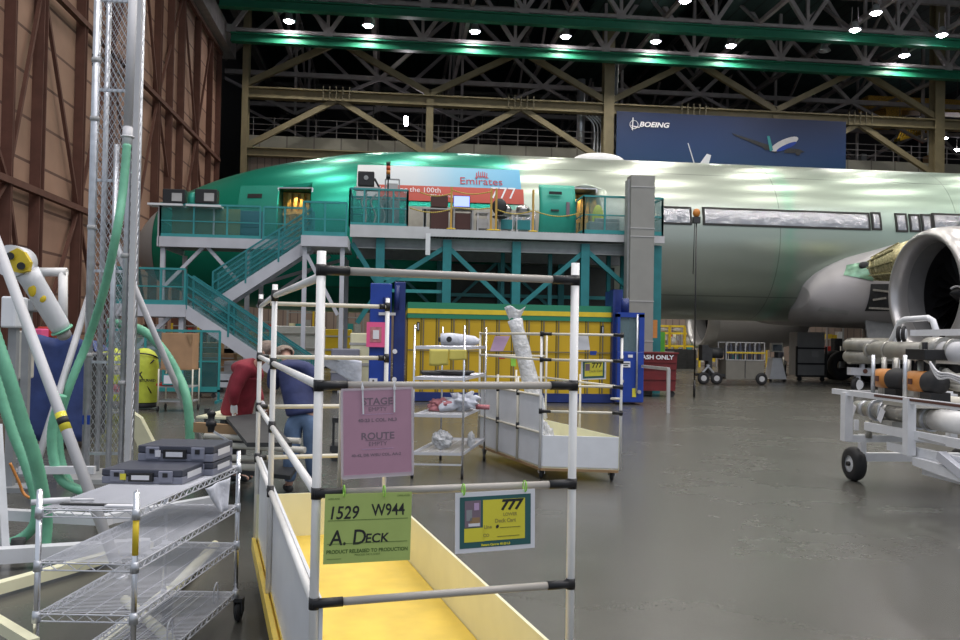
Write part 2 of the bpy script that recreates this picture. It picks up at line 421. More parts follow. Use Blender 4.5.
# clutter of shelving on the balcony
for k in range(26):
    x = random.uniform(2.5, 14) if k < 14 else random.uniform(35, 60)
    w = random.uniform(.3, 1.1); h = random.uniform(.4, 1.5)
    one('storage_box', MB().box(-w/2, -.4, 0, w/2, .4, h), random.choice(['grey', 'truss_grey', 'midgrey', 'olive', 'cardboard']), (x, 63.0+random.uniform(0, 2), 14.5+random.choice((0, 0, 1.1))),
        'dim storage box on the high balcony behind the railing', 'box', 'boxes on the high balcony', bevel=.02)
# green crane runway trusses
def truss(y, zb, m, mg, h=4.5, step=6.4, x0=-11, w=.55, gh=.62, green=True, zz=None):
    mb = MB()
    if green: mb.ibeam((x0, y, zb+gh/2), (61, y, zb+gh/2), w, gh, .08)
    return mb
for y, zb in ((58, 21.1), (54, 21.9)):
    trim(truss(y, zb, None, None), 'steel_green')
    mb = MB(); zt = zb+.85; top = zt+4.8
    mb.beam((-11, y, zt), (61, y, zt), .3, .22); mb.beam((-11, y, top), (61, y, top), .35, .35)
    x = -11.0; k = 0
    while x < 60:
        mb.beam((x, y, zt), (x+3.2, y, top), .26); mb.beam((x+3.2, y, top), (x+6.4, y, zt), .26)
        mb.beam((x+6.4, y, zt), (x+6.4, y, top), .2); mb.box(x-.3, y-.14, zt-.2, x+.3, y+.14, zt+.3); x += 6.4
    trim(mb, 'truss_grey')
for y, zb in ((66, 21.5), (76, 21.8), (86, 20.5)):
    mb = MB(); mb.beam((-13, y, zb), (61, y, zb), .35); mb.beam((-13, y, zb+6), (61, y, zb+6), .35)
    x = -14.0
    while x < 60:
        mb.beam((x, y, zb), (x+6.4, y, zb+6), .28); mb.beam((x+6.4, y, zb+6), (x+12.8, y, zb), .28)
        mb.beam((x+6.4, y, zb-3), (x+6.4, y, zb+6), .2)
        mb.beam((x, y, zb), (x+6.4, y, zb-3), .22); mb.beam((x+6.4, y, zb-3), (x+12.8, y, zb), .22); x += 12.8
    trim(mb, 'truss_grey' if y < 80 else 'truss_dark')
for x in (-8, -1.6, 4.8, 11.2, 17.6, 24, 30.4, 36.8, 43.2):
    mb = MB(); mb.beam((x, 40, 22.9), (x, 96, 22.9), .25); mb.beam((x, 40, 27.6), (x, 96, 27.6), .25); y = 54
    while y < 90: mb.beam((x, y, 22.9), (x, y+6, 27.6), .18); mb.beam((x, y+6, 27.6), (x, y+12, 22.9), .18); y += 12
    trim(mb, 'truss_grey')
for x in (13.8, 23.0): trim(MB().box(x, 50, 25.2, x+6.5, 80, 25.4), 'roof_sheet')
# ducts, pipes and dark clutter in the far bay
for k in range(46):
    x = random.uniform(-9, 46); y = random.uniform(72, 94); z = random.uniform(9, 21)
    if k % 3: trim(MB().beam((x, y, z-5), (x, y, z+6), .12), 'truss_dark' if k % 2 else 'truss_grey')
    else: trim(MB().beam((x-5, y, z), (x+5, y, z+random.uniform(-.5, .5)), .3), random.choice(['truss_dark', 'olive_dark', 'truss_grey']))
trim(MB().cyl((15.9, 60.9, 13), (15.9, 60.9, 22), .42, 20), 'galv')
trim(MB().cyl((13.8, 62, 15), (13.8, 62, 21), .3, 16), 'galv')
one('overhead_crane', MB().box(-9, -.8, 0, 9, .8, 1.2).box(-7.5, -1.2, -1.5, -6, .8, 0), 'amber', (52, 74, 23.2), 'yellow overhead crane bridge high at the right edge', 'crane', bevel=.03)
one('red_gantry_beam', MB().beam((-12, 0, 0), (12, 0, 0), .6, .9), 'red', (54, 66, 16.1), 'red beam beyond the right olive column above the fuselage', 'beam')
for k, (px, py) in enumerate(((945, 138), (957, 150), (930, 152))):
    p = at(px, py, 80); t = thing('work_light', p, 'small distant lamp %s' % ('beyond the right olive column, the highest', 'beyond the right column, just over the red beam', 'left of the right olive column')[k], 'lamp'); part('bulb', MB().ball(p, (.3, .2, .15), 10, 6), 'lamp_glow', t); part('hanging_rod', MB().beam(p+Z*.1, (p.x, p.y, 29.9), .05), 'truss_dark', t)
mb = MB()
for i in range(9): mb.beam((i*.5, i*.35, i*.18), (i*.5+.35, i*.35, i*.18+.75), .1)
mb.beam((0, 0, 0), (4.4, 3, 1.6), .5, .25)
c_ = at(897, 140, 68); t = thing('insulated_duct', c_, 'glinting gold slanted duct behind the lattice at the right', 'duct'); part('gold_wrap', MB().add([v+c_ for v in mb.v], mb.f), mat('gold_foil', (.85, .55, .08), .25, .9, var=.4, scale=5), t); part('hanging_rod', MB().beam(c_+V((.5, .4, 0)), c_+V((.5, .4, 13)), .05), 'truss_dark', t); part('hanging_rod', MB().beam(c_+V((4, 2.8, 1)), c_+V((4, 2.8, 13)), .05), 'truss_dark', t); light(c_+V((1.5, -1.5, 2.5)), 150, .4, (1, .8, .5))  # gold brightened and a bodiless warm light added for the duct's glint
p = at(406, 121, 66); one('wall_lamp', MB().box(-.14, -.1, -.35, .14, .1, .35), 'lamp_glow', p, 'small upright white lamp above the balcony railing', 'lamp', bevel=.05)
# curved silver pipes on the balcony edge
for px, lb in ((594, 'bundle of upright pale pipes beside the middle column'), (928, 'curved pale pipe beside the right olive column')):
    p = at(px, 155, 60.9); mb = MB()
    for k in range(4 if px < 700 else 1): mb.tube(catmull([(k*.25, 0, 0), (k*.25, 0, 1.9), (k*.25-.25, 0, 2.5), (k*.25-.7, 0, 2.9)]), .07, 8)
    one('vent_pipe', mb, 'galv', p, lb, 'pipe')

# high-bay lamps: each with its own light
def bay_lamp(loc, label, lit=True):
    t = thing('high_bay_lamp', loc, label, 'lamp')
    L0 = V(loc)
    part('lamp_shade', MB().lathe(L0, -Z, [(-.55, .12), (-.5, .2), (-.3, .22), (-.15, .33), (0, .42), (.02, .40), (0, .36), (-.1, .3)], 20), 'galv', t)
    part('hanger', MB().beam(L0+V((-.25, 0, 0)), L0+V((-.2, 0, 1.5)), .04).beam(L0+V((.25, 0, 0)), L0+V((.2, 0, 1.5)), .04).beam(L0+V((-.3, 0, .1)), L0+V((.3, 0, .1)), .05), 'truss_grey', t)
    part('lens', MB().ball(L0+V((0, 0, -.02)), (.29, .29, .12), 20, 8), 'lamp_glow' if lit else 'grey', t, label=None if lit else 'dark unlit lens')
    return t
names = ['first lit lamp from the left over the lower green girder', 'second lit lamp from the left over the lower green girder', 'third lit lamp from the left over the lower green girder',
         'lit lamp over the lower green girder, just left of the middle column', 'lit lamp over the lower green girder, just right of the middle column', 'lit lamp over the lower green girder above the centre of the blue banner', 'unlit lamp over the lower green girder near the right', 'lit lamp over the lower green girder nearest the right column']
for i, x in enumerate((-7.1, -1.9, 5.3, 11.55, 17.9, 23.3, 30.2, 36.2)):
    bay_lamp((x, 57, 22.35), names[i], i != 6)
    if i != 6: light((x, 57, 22.1))
for i, (px, py) in enumerate(((685, 1), (876, 13))):
    p = at(px, py, 50); bay_lamp(p, ('lamp at the very top edge, right of the middle column', 'lamp above the upper green girder at the right')[i]); light(p+V((0, 0, -.25)))
for px, py in ((855, 30), (942, 35)):
    p = at(px, py, 52.6); bay_lamp(p, 'lit lamp against the upper green girder, %s' % ('left of the pair' if px < 900 else 'at the right end'))
for yy in (66, 78): 
    for x in (0, 20, 40): light((x, yy, 24), PW*.12, 1.)
for yy in (44, 36, 28, 20, 12, 4, -3):
    for x in (-7, 0, 7, 14, 21, 28, 35, 43):
        if yy > 12: light((x+(yy % 3), yy, 24.5), PW*1.0, 1.0)
        else: light((x+(yy % 3), yy, 24.5), PW*1.25, 1.0, (1, .96, .97))  # unseen front rows, no lamp bodies, strengthened and cooled to brighten the foreground

# ------------------------------------------------------------------ blue hangar banner with lettering
bl, br, bz0, bz1 = 15.85, 33.2, 13.9, 18.05
t = thing('hangar_banner', ((bl+br)/2, 59.4, bz0), 'long blue banner with an airliner picture hung on the lattice wall', 'banner')
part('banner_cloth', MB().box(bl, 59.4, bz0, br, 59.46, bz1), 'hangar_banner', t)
mb = MB(); p = at(654, 125, 59.36)
text_mb('BOEING', p, X, Z, .50, bold=.015, mb=mb, shear=.25, sx=1.2)
q = at(634, 124.5, 59.36)
mb.torus(q, Y, .30, .02, 20, 4)
mb.prism([q+V((-.1, -.01, .5)), q+V((-.04, -.01, .5)), q+V((-.08, -.01, -.45)), q+V((-.16, -.01, -.35))], (0, .03, 0))
mb.prism([q+V((-.3, -.01, -.05)), q+V((.42, -.01, -.16)), q+V((.42, -.01, -.21)), q+V((.1, -.01, -.2))], (0, .03, 0))
part('emblem_lettering', mb, 'paper', t)
# airliner picture printed on the banner
def bp_(x, y): return at(x, y, 59.36)
pm = MB()
def ell(cx0, cy0, a_, b_, an, d_, lo=0, hi=2*pi, k_=20):
    pts = [bp_(cx0+a_*cos(lo+(hi-lo)*i/k_)*cos(an)-b_*sin(lo+(hi-lo)*i/k_)*sin(an), cy0+a_*cos(lo+(hi-lo)*i/k_)*sin(an)+b_*sin(lo+(hi-lo)*i/k_)*cos(an))-Y*d_ for i in range(k_)]
    pm.prism(pts, (0, .02, 0))
pm.cur = 2; pm.prism([bp_(*k_) for k_ in ((780, 149), (766, 144), (732, 133), (734, 135), (762, 147), (776, 153))], (0, .02, 0)); pm.prism([bp_(*k_) for k_ in ((786, 148), (799, 149), (805, 152), (798, 153), (784, 153))], (0, .02, 0))
pm.cur = 0; ell(784.5, 144, 15, 4.6, -.42, .005)
pm.cur = 1; ell(786.5, 146.6, 11, 2.2, -.42, .01)
pm.cur = 2; ell(766, 147, 2.6, 3, 0, .015); ell(798, 152.5, 2.6, 3, 0, .015)
pm.cur = 3; pm.prism([bp_(*k_)-Y*.018 for k_ in ((767, 136), (769.5, 136), (773, 150), (770, 151.5))], (0, .02, 0))
part('aircraft_picture', pm, ['lightgrey', 'blue', 'dark', 'teal_light'], t)

# ================================================================== AIRCRAFT
FY, FZ, FR = 33.0, 5.62, 3.12
ST = [(-9.56, 4.72, 4.66, .03), (-9.5, 5.0, 4.35, .38), (-9.3, 5.4, 4.05, .75), (-8.9, 5.95, 3.7, 1.15), (-8.2, 6.55, 3.3, 1.65), (-7.3, 7.05, 3.0, 2.08), (-6.2, 7.5, 2.75, 2.45), (-4.8, 7.92, 2.58, 2.74), (-3.2, 8.27, 2.52, 2.94), (-1.5, 8.55, 2.5, 3.06), (.3, 8.7, 2.5, 3.11), (2.5, 8.74, 2.5, 3.12), (46, 8.74, 2.5, 3.12)]
def stn(x):
    x = max(ST[0][0], min(ST[-1][0], x))
    for i in range(len(ST)-1):
        if x <= ST[i+1][0]:
            p0, p1, p2, p3 = ST[max(i-1, 0)], ST[i], ST[i+1], ST[min(i+2, len(ST)-1)]
            h = p2[0]-p1[0]; t = (x-p1[0])/h; o = []
            for k in (1, 2, 3):
                m1 = (p2[k]-p0[k])/(p2[0]-p0[0])*h; m2 = (p3[k]-p1[k])/(p3[0]-p1[0])*h if p3[0] < 46 else 0
                if i == 0: m1 = (p2[k]-p1[k])*1.2
                if i == len(ST)-2: m1 = m2 = 0
                o.append((2*t**3-3*t*t+1)*p1[k]+(t**3-2*t*t+t)*m1+(-2*t**3+3*t*t)*p2[k]+(t**3-t*t)*m2)
            return o
def fy(x, z, off=0):     # front (camera) side skin
    zt, zb, w = stn(x); c = (zt+zb)/2; h = (zt-zb)/2; q = max(0, 1-((z-c)/h)**2)
    return FY-w*sqrt(q)-off
def surf(px, py):
    Yv = 30.
    for _ in range(14):
        p = at(px, py, Yv); n = fy(p.x, p.z); Yv = .5*Yv+.5*n
    return p
def patch(x0, x1, z0, z1, off, n=8, m=10, th=.015, skew=0):
    mb = MB()
    f = lambda u, w_, o: (lambda x, z: V((x, fy(x, z, o), z)))(x0+(x1-x0)*u+skew*w_, z0+(z1-z0)*w_)
    mb.grid(lambda u, v: f(u, v, off), n, m)
    e = [f(u/n, 0, off) for u in range(n+1)]+[f(1, v/m, off) for v in range(1, m+1)]+[f(1-u/n, 1, off) for u in range(1, n+1)]+[f(0, 1-v/m, off) for v in range(1, m)]
    g = [V((p.x, p.y+th+off, p.z)) for p in e]; k = len(e)
    mb.add(e+g, [(i, (i+1) % k, k+(i+1) % k, k+i) for i in range(k)])
    return mb
AC = thing('airliner', (0, 33, 0), 'unpainted wide-body airliner, green nose and pale aft skin, filling the hall', 'aircraft')
xs = [-9.56, -9.54, -9.5, -9.42, -9.3]+[-9.1+.25*i for i in range(40)]
xs = sorted(set([x for x in xs if x <= 1])|set([1+.75*i for i in range(61)]))
n = 64; mb = MB(); vs = []
for x in xs:
    zt, zb, w = stn(x); c = (zt+zb)/2; h = (zt-zb)/2
    vs += [V((x, FY+w*sin(2*pi*j/n), c+h*cos(2*pi*j/n))) for j in range(n)]
k = len(xs)
mb.add(vs, [(i*n+j, (i+1)*n+j, (i+1)*n+(j+1) % n, i*n+(j+1) % n) for i in range(k-1) for j in range(n)], True)
mb.f += [list(range(n)), [(k-1)*n+j for j in range(n)][::-1]]; mb.sm += [False]*2; mb.mi += [0]*2
fus = part('fuselage', mb, 'skin_plane', AC)
# real door openings
a0, a1 = surf(280, 188), surf(310, 210); b0, b1 = surf(572, 187), surf(597, 225)
cut = MB(); DZ = 4.72
cut.box(a0.x, 27, DZ, a1.x, 31.6, a0.z); cut.box(b0.x, 27, DZ, b1.x, 31.6, b0.z-.05)
co = part('cutter', cut, 'skin_plane', AC)
bm_ = fus.modifiers.new('cut', 'BOOLEAN'); bm_.object = co; bm_.operation = 'DIFFERENCE'; bm_.solver = 'EXACT'
dg = bpy.context.evaluated_depsgraph_get(); dg.update()
nm = bpy.data.meshes.new_from_object(fus.evaluated_get(dg)); fus.modifiers.clear(); fus.data = nm; nm.name = 'fuselage'
bpy.data.objects.remove(co)
for nm_, x0, x1, zt in (('door_opening', a0.x, a1.x, a0.z), ('door_opening', b0.x, b1.x, b0.z-.05)):
    mb = MB(); w = x1-x0
    mb.box(x0+.02, 31.35, DZ+.02, x1-.02, 31.45, zt-.02)
    for i in range(5): mb.beam((x0+.15+i*w/5, 31.2, DZ+.1), (x0+.3+i*w/5, 31.1, zt-.1), .12)
    for i in range(3): mb.beam((x0+.05, 31.0, DZ+.4+i*.4), (x1-.05, 31.2, DZ+.5+i*.45), .1)
    part('door_interior', mb, 'amber', AC, label='amber lit cabin structure seen through a doorway')
    fr = MB(); yf = fy((x0+x1)/2, 5.6, .03)
    pts = [(x0-.05, DZ), (x0-.05, zt), (x1+.05, zt), (x1+.05, DZ)]
    for i in range(3): fr.beam((pts[i][0], fy(pts[i][0], pts[i][1], .03), pts[i][1]), (pts[i+1][0], fy(pts[i+1][0], pts[i+1][1], .03), pts[i+1][1]), .045)
    part('door_frame', fr, 'galv', AC)
    light((((x0+x1)/2), 30.9, zt-.25), 7, .3, (1, .78, .5))  # small warm light added inside the doorway, without a lamp body
# closed forward panel
p0, p1 = surf(241, 186), surf(276, 232)
dr = part('door_panel', patch(p0.x, p1.x, 5.0, p0.z, .03), 'primer_dark', AC, label='darker green flush door panel')
q0, q1 = surf(248, 194), surf(262, 198); part('slot', patch(q0.x, q1.x, q1.z, q0.z, .05, 4, 2), 'black', dr)
# radome
mb = MB(); xr = [-9.57, -9.55, -9.51, -9.43, -9.3, -9.1, -8.9, -8.75, -8.6]; vs = []
for x in xr:
    zt, zb, w = stn(x); c = (zt+zb)/2; h = (zt-zb)/2+.012; w += .012
    vs += [V((x-.01, FY+w*sin(2*pi*j/n), c+h*cos(2*pi*j/n))) for j in range(n)]
mb.add(vs, [(i*n+j, (i+1)*n+j, (i+1)*n+(j+1) % n, i*n+(j+1) % n) for i in range(len(xr)-1) for j in range(n)], True)
part('radome', mb, 'radome', AC)
# foil-covered window strips edged with black tape
for i, (l, tp, r, bt, sk) in enumerate(((662, 207, 690, 223, 0), (703, 208, 868, 225, 0), (871, 213, 879, 229, -.08), (895, 214, 905, 231, -.05), (909, 215, 918, 231, -.05), (921, 215, 930, 231, -.05), (932, 214, 962, 230, 0))):
    a, c = surf(l, tp), surf(r, tp+(r-l)*.042); e = surf(l, bt-(1 if i == 1 else 0))
    zt, zb = a.z, e.z
    wc = part('window_cover', patch(a.x, c.x, zb, zt, .03, max(4, int((c.x-a.x)*3)), 6), 'silver_foil', AC)
    tm = MB(); g = .035
    for (u0, v0, u1, v1) in ((a.x-g, zt-g, c.x+g, zt+g), (a.x-g, zb-g, c.x+g, zb+g), (a.x-g, zb, a.x+g, zt), (c.x-g, zb, c.x+g, zt)):
        pb = patch(u0, u1, v0, v1, .045, 6, 4); tm.add(pb.v, pb.f)
    part('tape_border', tm, 'tape', wc)
u0, u1 = surf(405, 206), surf(540, 208)
pc_ = part('protective_covering', patch(u0.x, u1.x, 4.95, u0.z, .028, 30, 5), mat('protective_film', (.36, .34, .29), .45, var=.15, scale=3), AC, label='pale beige protective covering')
for k_ in range(3): part('foil_flap', patch(surf(499+k_*13, 212).x, surf(509+k_*13, 212).x, 5.5, 6.0+.08*k_, .04, 5, 4), 'silver_foil', pc_)
# crown dome and blades
part('antenna_fairing', MB().grid(lambda u, v: V((8.1+1.08*-cos(pi*u), 33+.6*cos(pi*v)*sin(pi*u), 8.62+.42*sin(pi*v)*sin(pi*u)**.8)), 24, 16), 'white_paint', AC)
bx = surf(704, 163).x
part('antenna', MB().prism([(bx+.1, 33, 8.7), (bx+.5, 33, 8.7), (bx+.62, 33, 9.15), (bx+.45, 33, 9.2)], (0, .05, 0)).beam((bx-.05, 33, 8.7), (bx-.35, 33, 9.6), .03), 'white_paint', AC)
# wing-to-body fairing
def interp(tab, x):
    for i in range(len(tab)-1):
        if x <= tab[i+1][0]: 
            t = (x-tab[i][0])/(tab[i+1][0]-tab[i][0]); return [tab[i][k]*(1-t)+tab[i+1][k]*t for k in range(1, len(tab[0]))]
    return tab[-1][1:]
FT = []
for (px, tp, bt, Yv) in ((788.5, 297, 299, 30.0), (790, 287, 308, 29.9), (794, 280, 313, 29.8), (803, 272, 318, 29.6), (818, 265, 321, 29.3), (840, 257, 323, 29.0), (870, 250, 324, 28.7), (895, 243, 325, 28.6)):
    a, c = at(px, tp, Yv+1.0), at(px, bt, Yv+1.0); FT.append((at(px, 300, Yv+1.15).x, a.z, c.z, Yv))
FT.append((30, FT[-1][1]+.25, FT[-1][2]-.2, 28.5)); FT.append((40, FT[-1][1], FT[-1][2], 28.5))
FT = [(r_[0]+.2*max(0, 1-i_/9),)+tuple(r_[1:]) for i_, r_ in enumerate(FT)]
mb = MB(); fx = [FT[0][0]+(FT[7][0]-FT[0][0])*((i/22)**1.7) for i in range(23)]+[20, 24, 30, 36, 40]; m2 = 40; vs = []
for x in fx:
    zt, zb, yy = interp(FT, x); c = (zt+zb)/2; h = (zt-zb)/2; w = FY-yy
    for j in range(m2):
        a = 2*pi*j/m2; ss, cc = sin(a), cos(a)
        yf = yy+1.4-1.4*abs(ss)**.8
        vs.append(V((x, yf if ss <= 0 else 2*FY-yf, c+h*math.copysign(abs(cc)**.9, cc))))
k = len(fx)
mb.add(vs, [(i*m2+j, (i+1)*m2+j, (i+1)*m2+(j+1) % m2, i*m2+(j+1) % m2) for i in range(k-1) for j in range(m2)], True)
mb.f += [list(range(m2))]; mb.sm += [False]; mb.mi += [0]
part('wing_fairing', mb, 'fairing', AC, label='smooth grey bulge ahead of the wing root')
# wing with unfinished leading edge
def wing(sgn, label):
    mb = MB(); secs = []
    for yy, lx, ch, z, th in ((3.0, 18.4, 13, 4.2, 1.5), (4.6, 19.2, 12, 4.25, 1.3), (9.6, 22.3, 9.5, 4.7, .95), (20, 29, 6, 5.9, .6), (31, 36.2, 2.6, 7.2, .28)):
        row = []
        for j in range(24):
            a = 2*pi*j/24; u = .5-.5*cos(a); tt = th*.5*(1.48*sqrt(u)-.63*u-1.76*u*u+1.4*u**3-.5*u**4)*2
            row.append(V((lx+ch*u, FY+sgn*yy, z+(tt if j <= 12 else -tt*.8))))
        secs += row
    mb.add(secs, [(i*24+j, (i+1)*24+j, (i+1)*24+(j+1) % 24, i*24+(j+1) % 24) for i in range(4) for j in range(24)], True)
    mb.f += [[4*24+j for j in range(24)]]; mb.sm += [False]; mb.mi += [0]
    return part('wing', mb, 'fairing', AC, label=label)
wing(-1, 'near wing, mostly beyond the frame'); wing(1, 'far wing behind the fuselage')
def ffy(x, z, off=0):
    zt, zb, yy = interp(FT, x); c = (zt+zb)/2; h = (zt-zb)/2; cc = min(1, abs((z-c)/h))**(1/.9)
    return yy+1.4-1.4*max(0, 1-cc*cc)**.4-off
def fsurf(px, py):
    Yv = 29.2
    for _ in range(16):
        p = at(px, py, Yv); Yv = .5*Yv+.5*ffy(p.x, p.z)
    return p
def fpatch(quad, off=.03, n=10):
    c_ = [fsurf(*k_) for k_ in quad]       # tl tr br bl
    def f(u, v):
        q_ = c_[3].lerp(c_[2], u).lerp(c_[0].lerp(c_[1], u), v); return V((q_.x, ffy(q_.x, q_.z, off), q_.z))
    return MB().grid(f, n, n)
# leading-edge root pieces in front of the fairing
ya = 28.35
e0, e1, e2, e3 = at(842, 264, ya), at(875, 257, ya-.25), at(873, 281, ya-.25), at(842, 276, ya)
part('root_panel', fpatch(((846, 265), (873, 260), (873, 281), (843, 275))), mat('root_green', (.13, .25, .18), .3, .4, var=.3, scale=5), AC, label='green primed panel ahead of the wing root')
c0 = at(875, 269, ya-.1); c1 = at(905, 262, ya-1.2); ax = (c1-c0).normalized()
ln = (c1-c0).length
mb = MB(); mb.lathe(c0, ax, [(0, 0), (.02, .38), (.3, .46), (ln, .66), (ln+.5, .7), (ln+.5, 0)], 28)
for i in range(7): mb.torus(c0+ax*(.12+i*.24), ax, .42+i*.035, .035, 28, 6)
for i in range(10):
    a = 2*pi*i/10; u = ax.cross(Z).normalized(); w = ax.cross(u); dd = u*cos(a)+w*sin(a); mb.beam(c0+dd*.42, c0+ax*ln+dd*.68, .05)
part('leading_edge_drum', mb, 'gold_rib', AC, label='ribbed gold and green unfinished leading edge')
part('rivet_plate', MB().ball(fsurf(864, 265.5)-Y*.05, (.24, .06, .14), 12, 8), 'dark', AC)
mb = fpatch(((870, 284), (892, 284), (892, 311), (864, 311)), .04); part('wing_bay', mb, 'dark', AC, label='dark open bay under the leading edge')
mb = MB()
for q in ((872, 300, 885, 298), (868, 308, 888, 309), (872, 290, 890, 292)): mb.beam(fsurf(q[0], q[1])-Y*.06, fsurf(q[2], q[3])-Y*.06, .07)
part('bay_tubing', mb, 'steel_pipe', AC)
part('service_panel', fpatch(((820, 307), (849, 311), (847, 315), (817, 311)), .03, 6), 'cabinet_grey', AC)
# engines
def engine(cy_, z, xl, label):
    e = part('engine', MB().lathe((xl, cy_, z), X, [(.55, 1.94), (1.5, 2.0), (2.6, 1.98), (4., 1.85), (5.4, 1.55), (5.4, 1.4), (4.6, .9), (6.6, .55), (6.6, .0)], 56), 'nacelle', AC, label=label)
    part('inlet_lip', MB().lathe((xl, cy_, z), X, [(.56, 1.94), (.3, 1.9), (.1, 1.83), (.02, 1.76), (0, 1.70), (.03, 1.64), (.12, 1.58), (.3, 1.53), (.5, 1.51)], 56), 'nacelle_lip', e)
    part('inlet_duct', MB().lathe((xl, cy_, z), X, [(.5, 1.51), (.8, 1.50), (1.05, 1.52)], 56), 'inlet_lining', e)
    part('fan_case', MB().lathe((xl, cy_, z), X, [(1.05, 1.52), (1.3, 1.55), (1.9, 1.6), (1.95, 0)], 56), 'black', e)  # deep half of the intake wall coloured black for its shade
    fb = MB().lathe((xl, cy_, z), X, [(1.25, 1.55), (1.26, .4)], 48)
    fb = MB().lathe((xl+1.7, cy_, z), X, [(0, 1.58), (.01, 0)], 40)
    for i in range(22):
        a = 2*pi*i/22; r = V((0, cos(a), sin(a))); t_ = V((0, -sin(a), cos(a))); o = V((xl+1.3, cy_, z))
        fb.add([o+r*.35-t_*.03, o+r*.35+t_*.1+X*.25, o+r*1.0+t_*.24+X*.3, o+r*1.53+t_*.32+X*.25, o+r*1.53+t_*.02, o+r*1.0-t_*.06-X*.05], [(0, 1, 2, 5), (5, 2, 3, 4)], True)
    part('fan', fb, 'fan_dark', e)
    sp_ = part('spinner', MB().lathe((xl+.85, cy_, z), X, [(0, 0), (.08, .1), (.3, .26), (.5, .36)], 24), 'fan_dark', e)
    mb = MB(); mb.tube([V((xl+.85+.0+.5*tt+.0, cy_, z))+V((0, cos(5*tt), sin(5*tt)))*(.08+.34*tt) for tt in [i/20 for i in range(4, 17)]], .035, 6)
    part('spiral_mark', mb, 'paper', sp_)
    part('pylon', MB().prism([(xl+1.6, cy_-.2, z+1.8), (xl+6.5, cy_-.2, z+1.5), (xl+9, cy_-.2, z+1.5), (xl+7.5, cy_-.2, z+2.2), (xl+3.5, cy_-.2, z+2.3)], (0, .4, 0)), 'nacelle', e)
engine(23.5, 3.2, 15.55, 'near engine with open grey intake'); engine(42.5, 3.1, 15.7, 'far engine seen under the belly')
# landing gear behind the wing root
for gy in (29.5, 36.5):
    g = part('landing_gear', MB().cyl((21.5, gy, .6), (21.5, gy, 3.2), .22, 16).beam((21.5, gy, 2.6), (23.5, gy, 3.2), .2).beam((20.1, gy, .7), (22.9, gy, .7), .3), 'steel_pipe', AC)
    for dx in (-1.4, 0, 1.4):
        for dy in (-.35, .35): part('tyre', MB().torus((21.5+dx, gy+dy, .67), Y, .45, .22, 24, 10), 'rubber', g)
g = part('belly_gear_door', MB().prism([(17.5, 29.5, 1.2), (20.2, 29.5, 2.6), (17.3, 29.5, 2.6)], (0, .08, 0)), 'grey', AC)
# belly bits
mb = MB()
for i in range(14): mb.beam((18.2+i*.25, 30+random.uniform(0, 1), 2.4), (18.2+i*.25+random.uniform(-.3, .3), 30+random.uniform(0, 1), 1.2+random.uniform(0, .6)), .1)
part('wheel_well_equipment', mb, 'amber', AC)

# printed banner taped on the fuselage
a, c = surf(358, 164), surf(518, 165); zb_ = surf(450, 202).z; zt_ = a.z-.05; zm = surf(450, 187).z
t = thing('fuselage_banner', ((a.x+c.x)/2, fy(2, zb_, .03), zb_), 'pale blue and red printed banner taped along the green fuselage', 'banner')
part('upper_panel', patch(a.x, c.x, zm, zt_, .05, 24, 8), 'banner_sky', t)
rx = surf(378, 190).x
part('red_strip', patch(rx, c.x+.08, zb_, zm, .052, 24, 6), mat('banner_red', (.50, .07, .045), .5), t, label='red lower strip')
part('grey_strip', patch(a.x, rx, zb_, zm, .052, 6, 6), 'lightgrey', t)
wr = lambda o: (lambda p: V((p.x, fy(p.x, p.z, o), p.z)))
p = surf(481, 182); mb = text_mb('Emirates', p, X, Z, .40, mb=MB(), wrap=wr(.075), bold=.0, sx=1.12)
p = surf(481, 175)
for i in range(6):
    q0 = V((p.x-.2+i*.075, 0, p.z+random.uniform(-.06, 0))); mb.add([wr(.09)(q0+V(d)) for d in ((0, 0, -.08), (.03, 0, -.08), (.05, 0, .14), (.02, 0, .13))], [(0, 1, 2, 3)])
    mb.add([wr(.09)(q0+V(d)) for d in ((-.03, 0, -.1), (.08, 0, -.08), (.08, 0, -.05), (-.03, 0, -.07))], [(0, 1, 2, 3)])
part('red_lettering', mb, mat('banner_ink', (.42, .03, .06), .5), t)
mb = text_mb('777', surf(503, 194), X, Z, .62, wrap=wr(.075), mb=MB()); text_mb('Celebrating the 100th', surf(441, 191), X, Z, .27, align='RIGHT', wrap=wr(.075), mb=mb, sx=1.05); text_mb('777 delivered', surf(430, 196), X, Z, .15, align='LEFT', wrap=wr(.075), mb=mb)
part('white_lettering', mb, 'paper', t)

# ================================================================== WORK PLATFORMS
def railing(t, p, q, h=1.07, n=4, m='teal', mesh=True, w=.05, slope=False, midrails=1):
    p, q = V(p), V(q); mb = MB()
    for i in range(n+1): b0_ = p.lerp(q, i/n); mb.beam(b0_, b0_+Z*h, w)
    mb.beam(p+Z*h, q+Z*h, w*1.1)
    for k in range(midrails): mb.beam(p+Z*h*(k+1)/(midrails+1), q+Z*h*(k+1)/(midrails+1), w*.7)
    mb.beam(p+Z*.06, q+Z*.06, .03, .12)
    r = part('railing', mb, 'teal_light', t)
    if mesh: part('mesh_panel', MB().add([p+Z*.1, q+Z*.1, q+Z*h, p+Z*h], [(0, 1, 2, 3)]), 'teal_mesh', r, solid=.01)
    return r
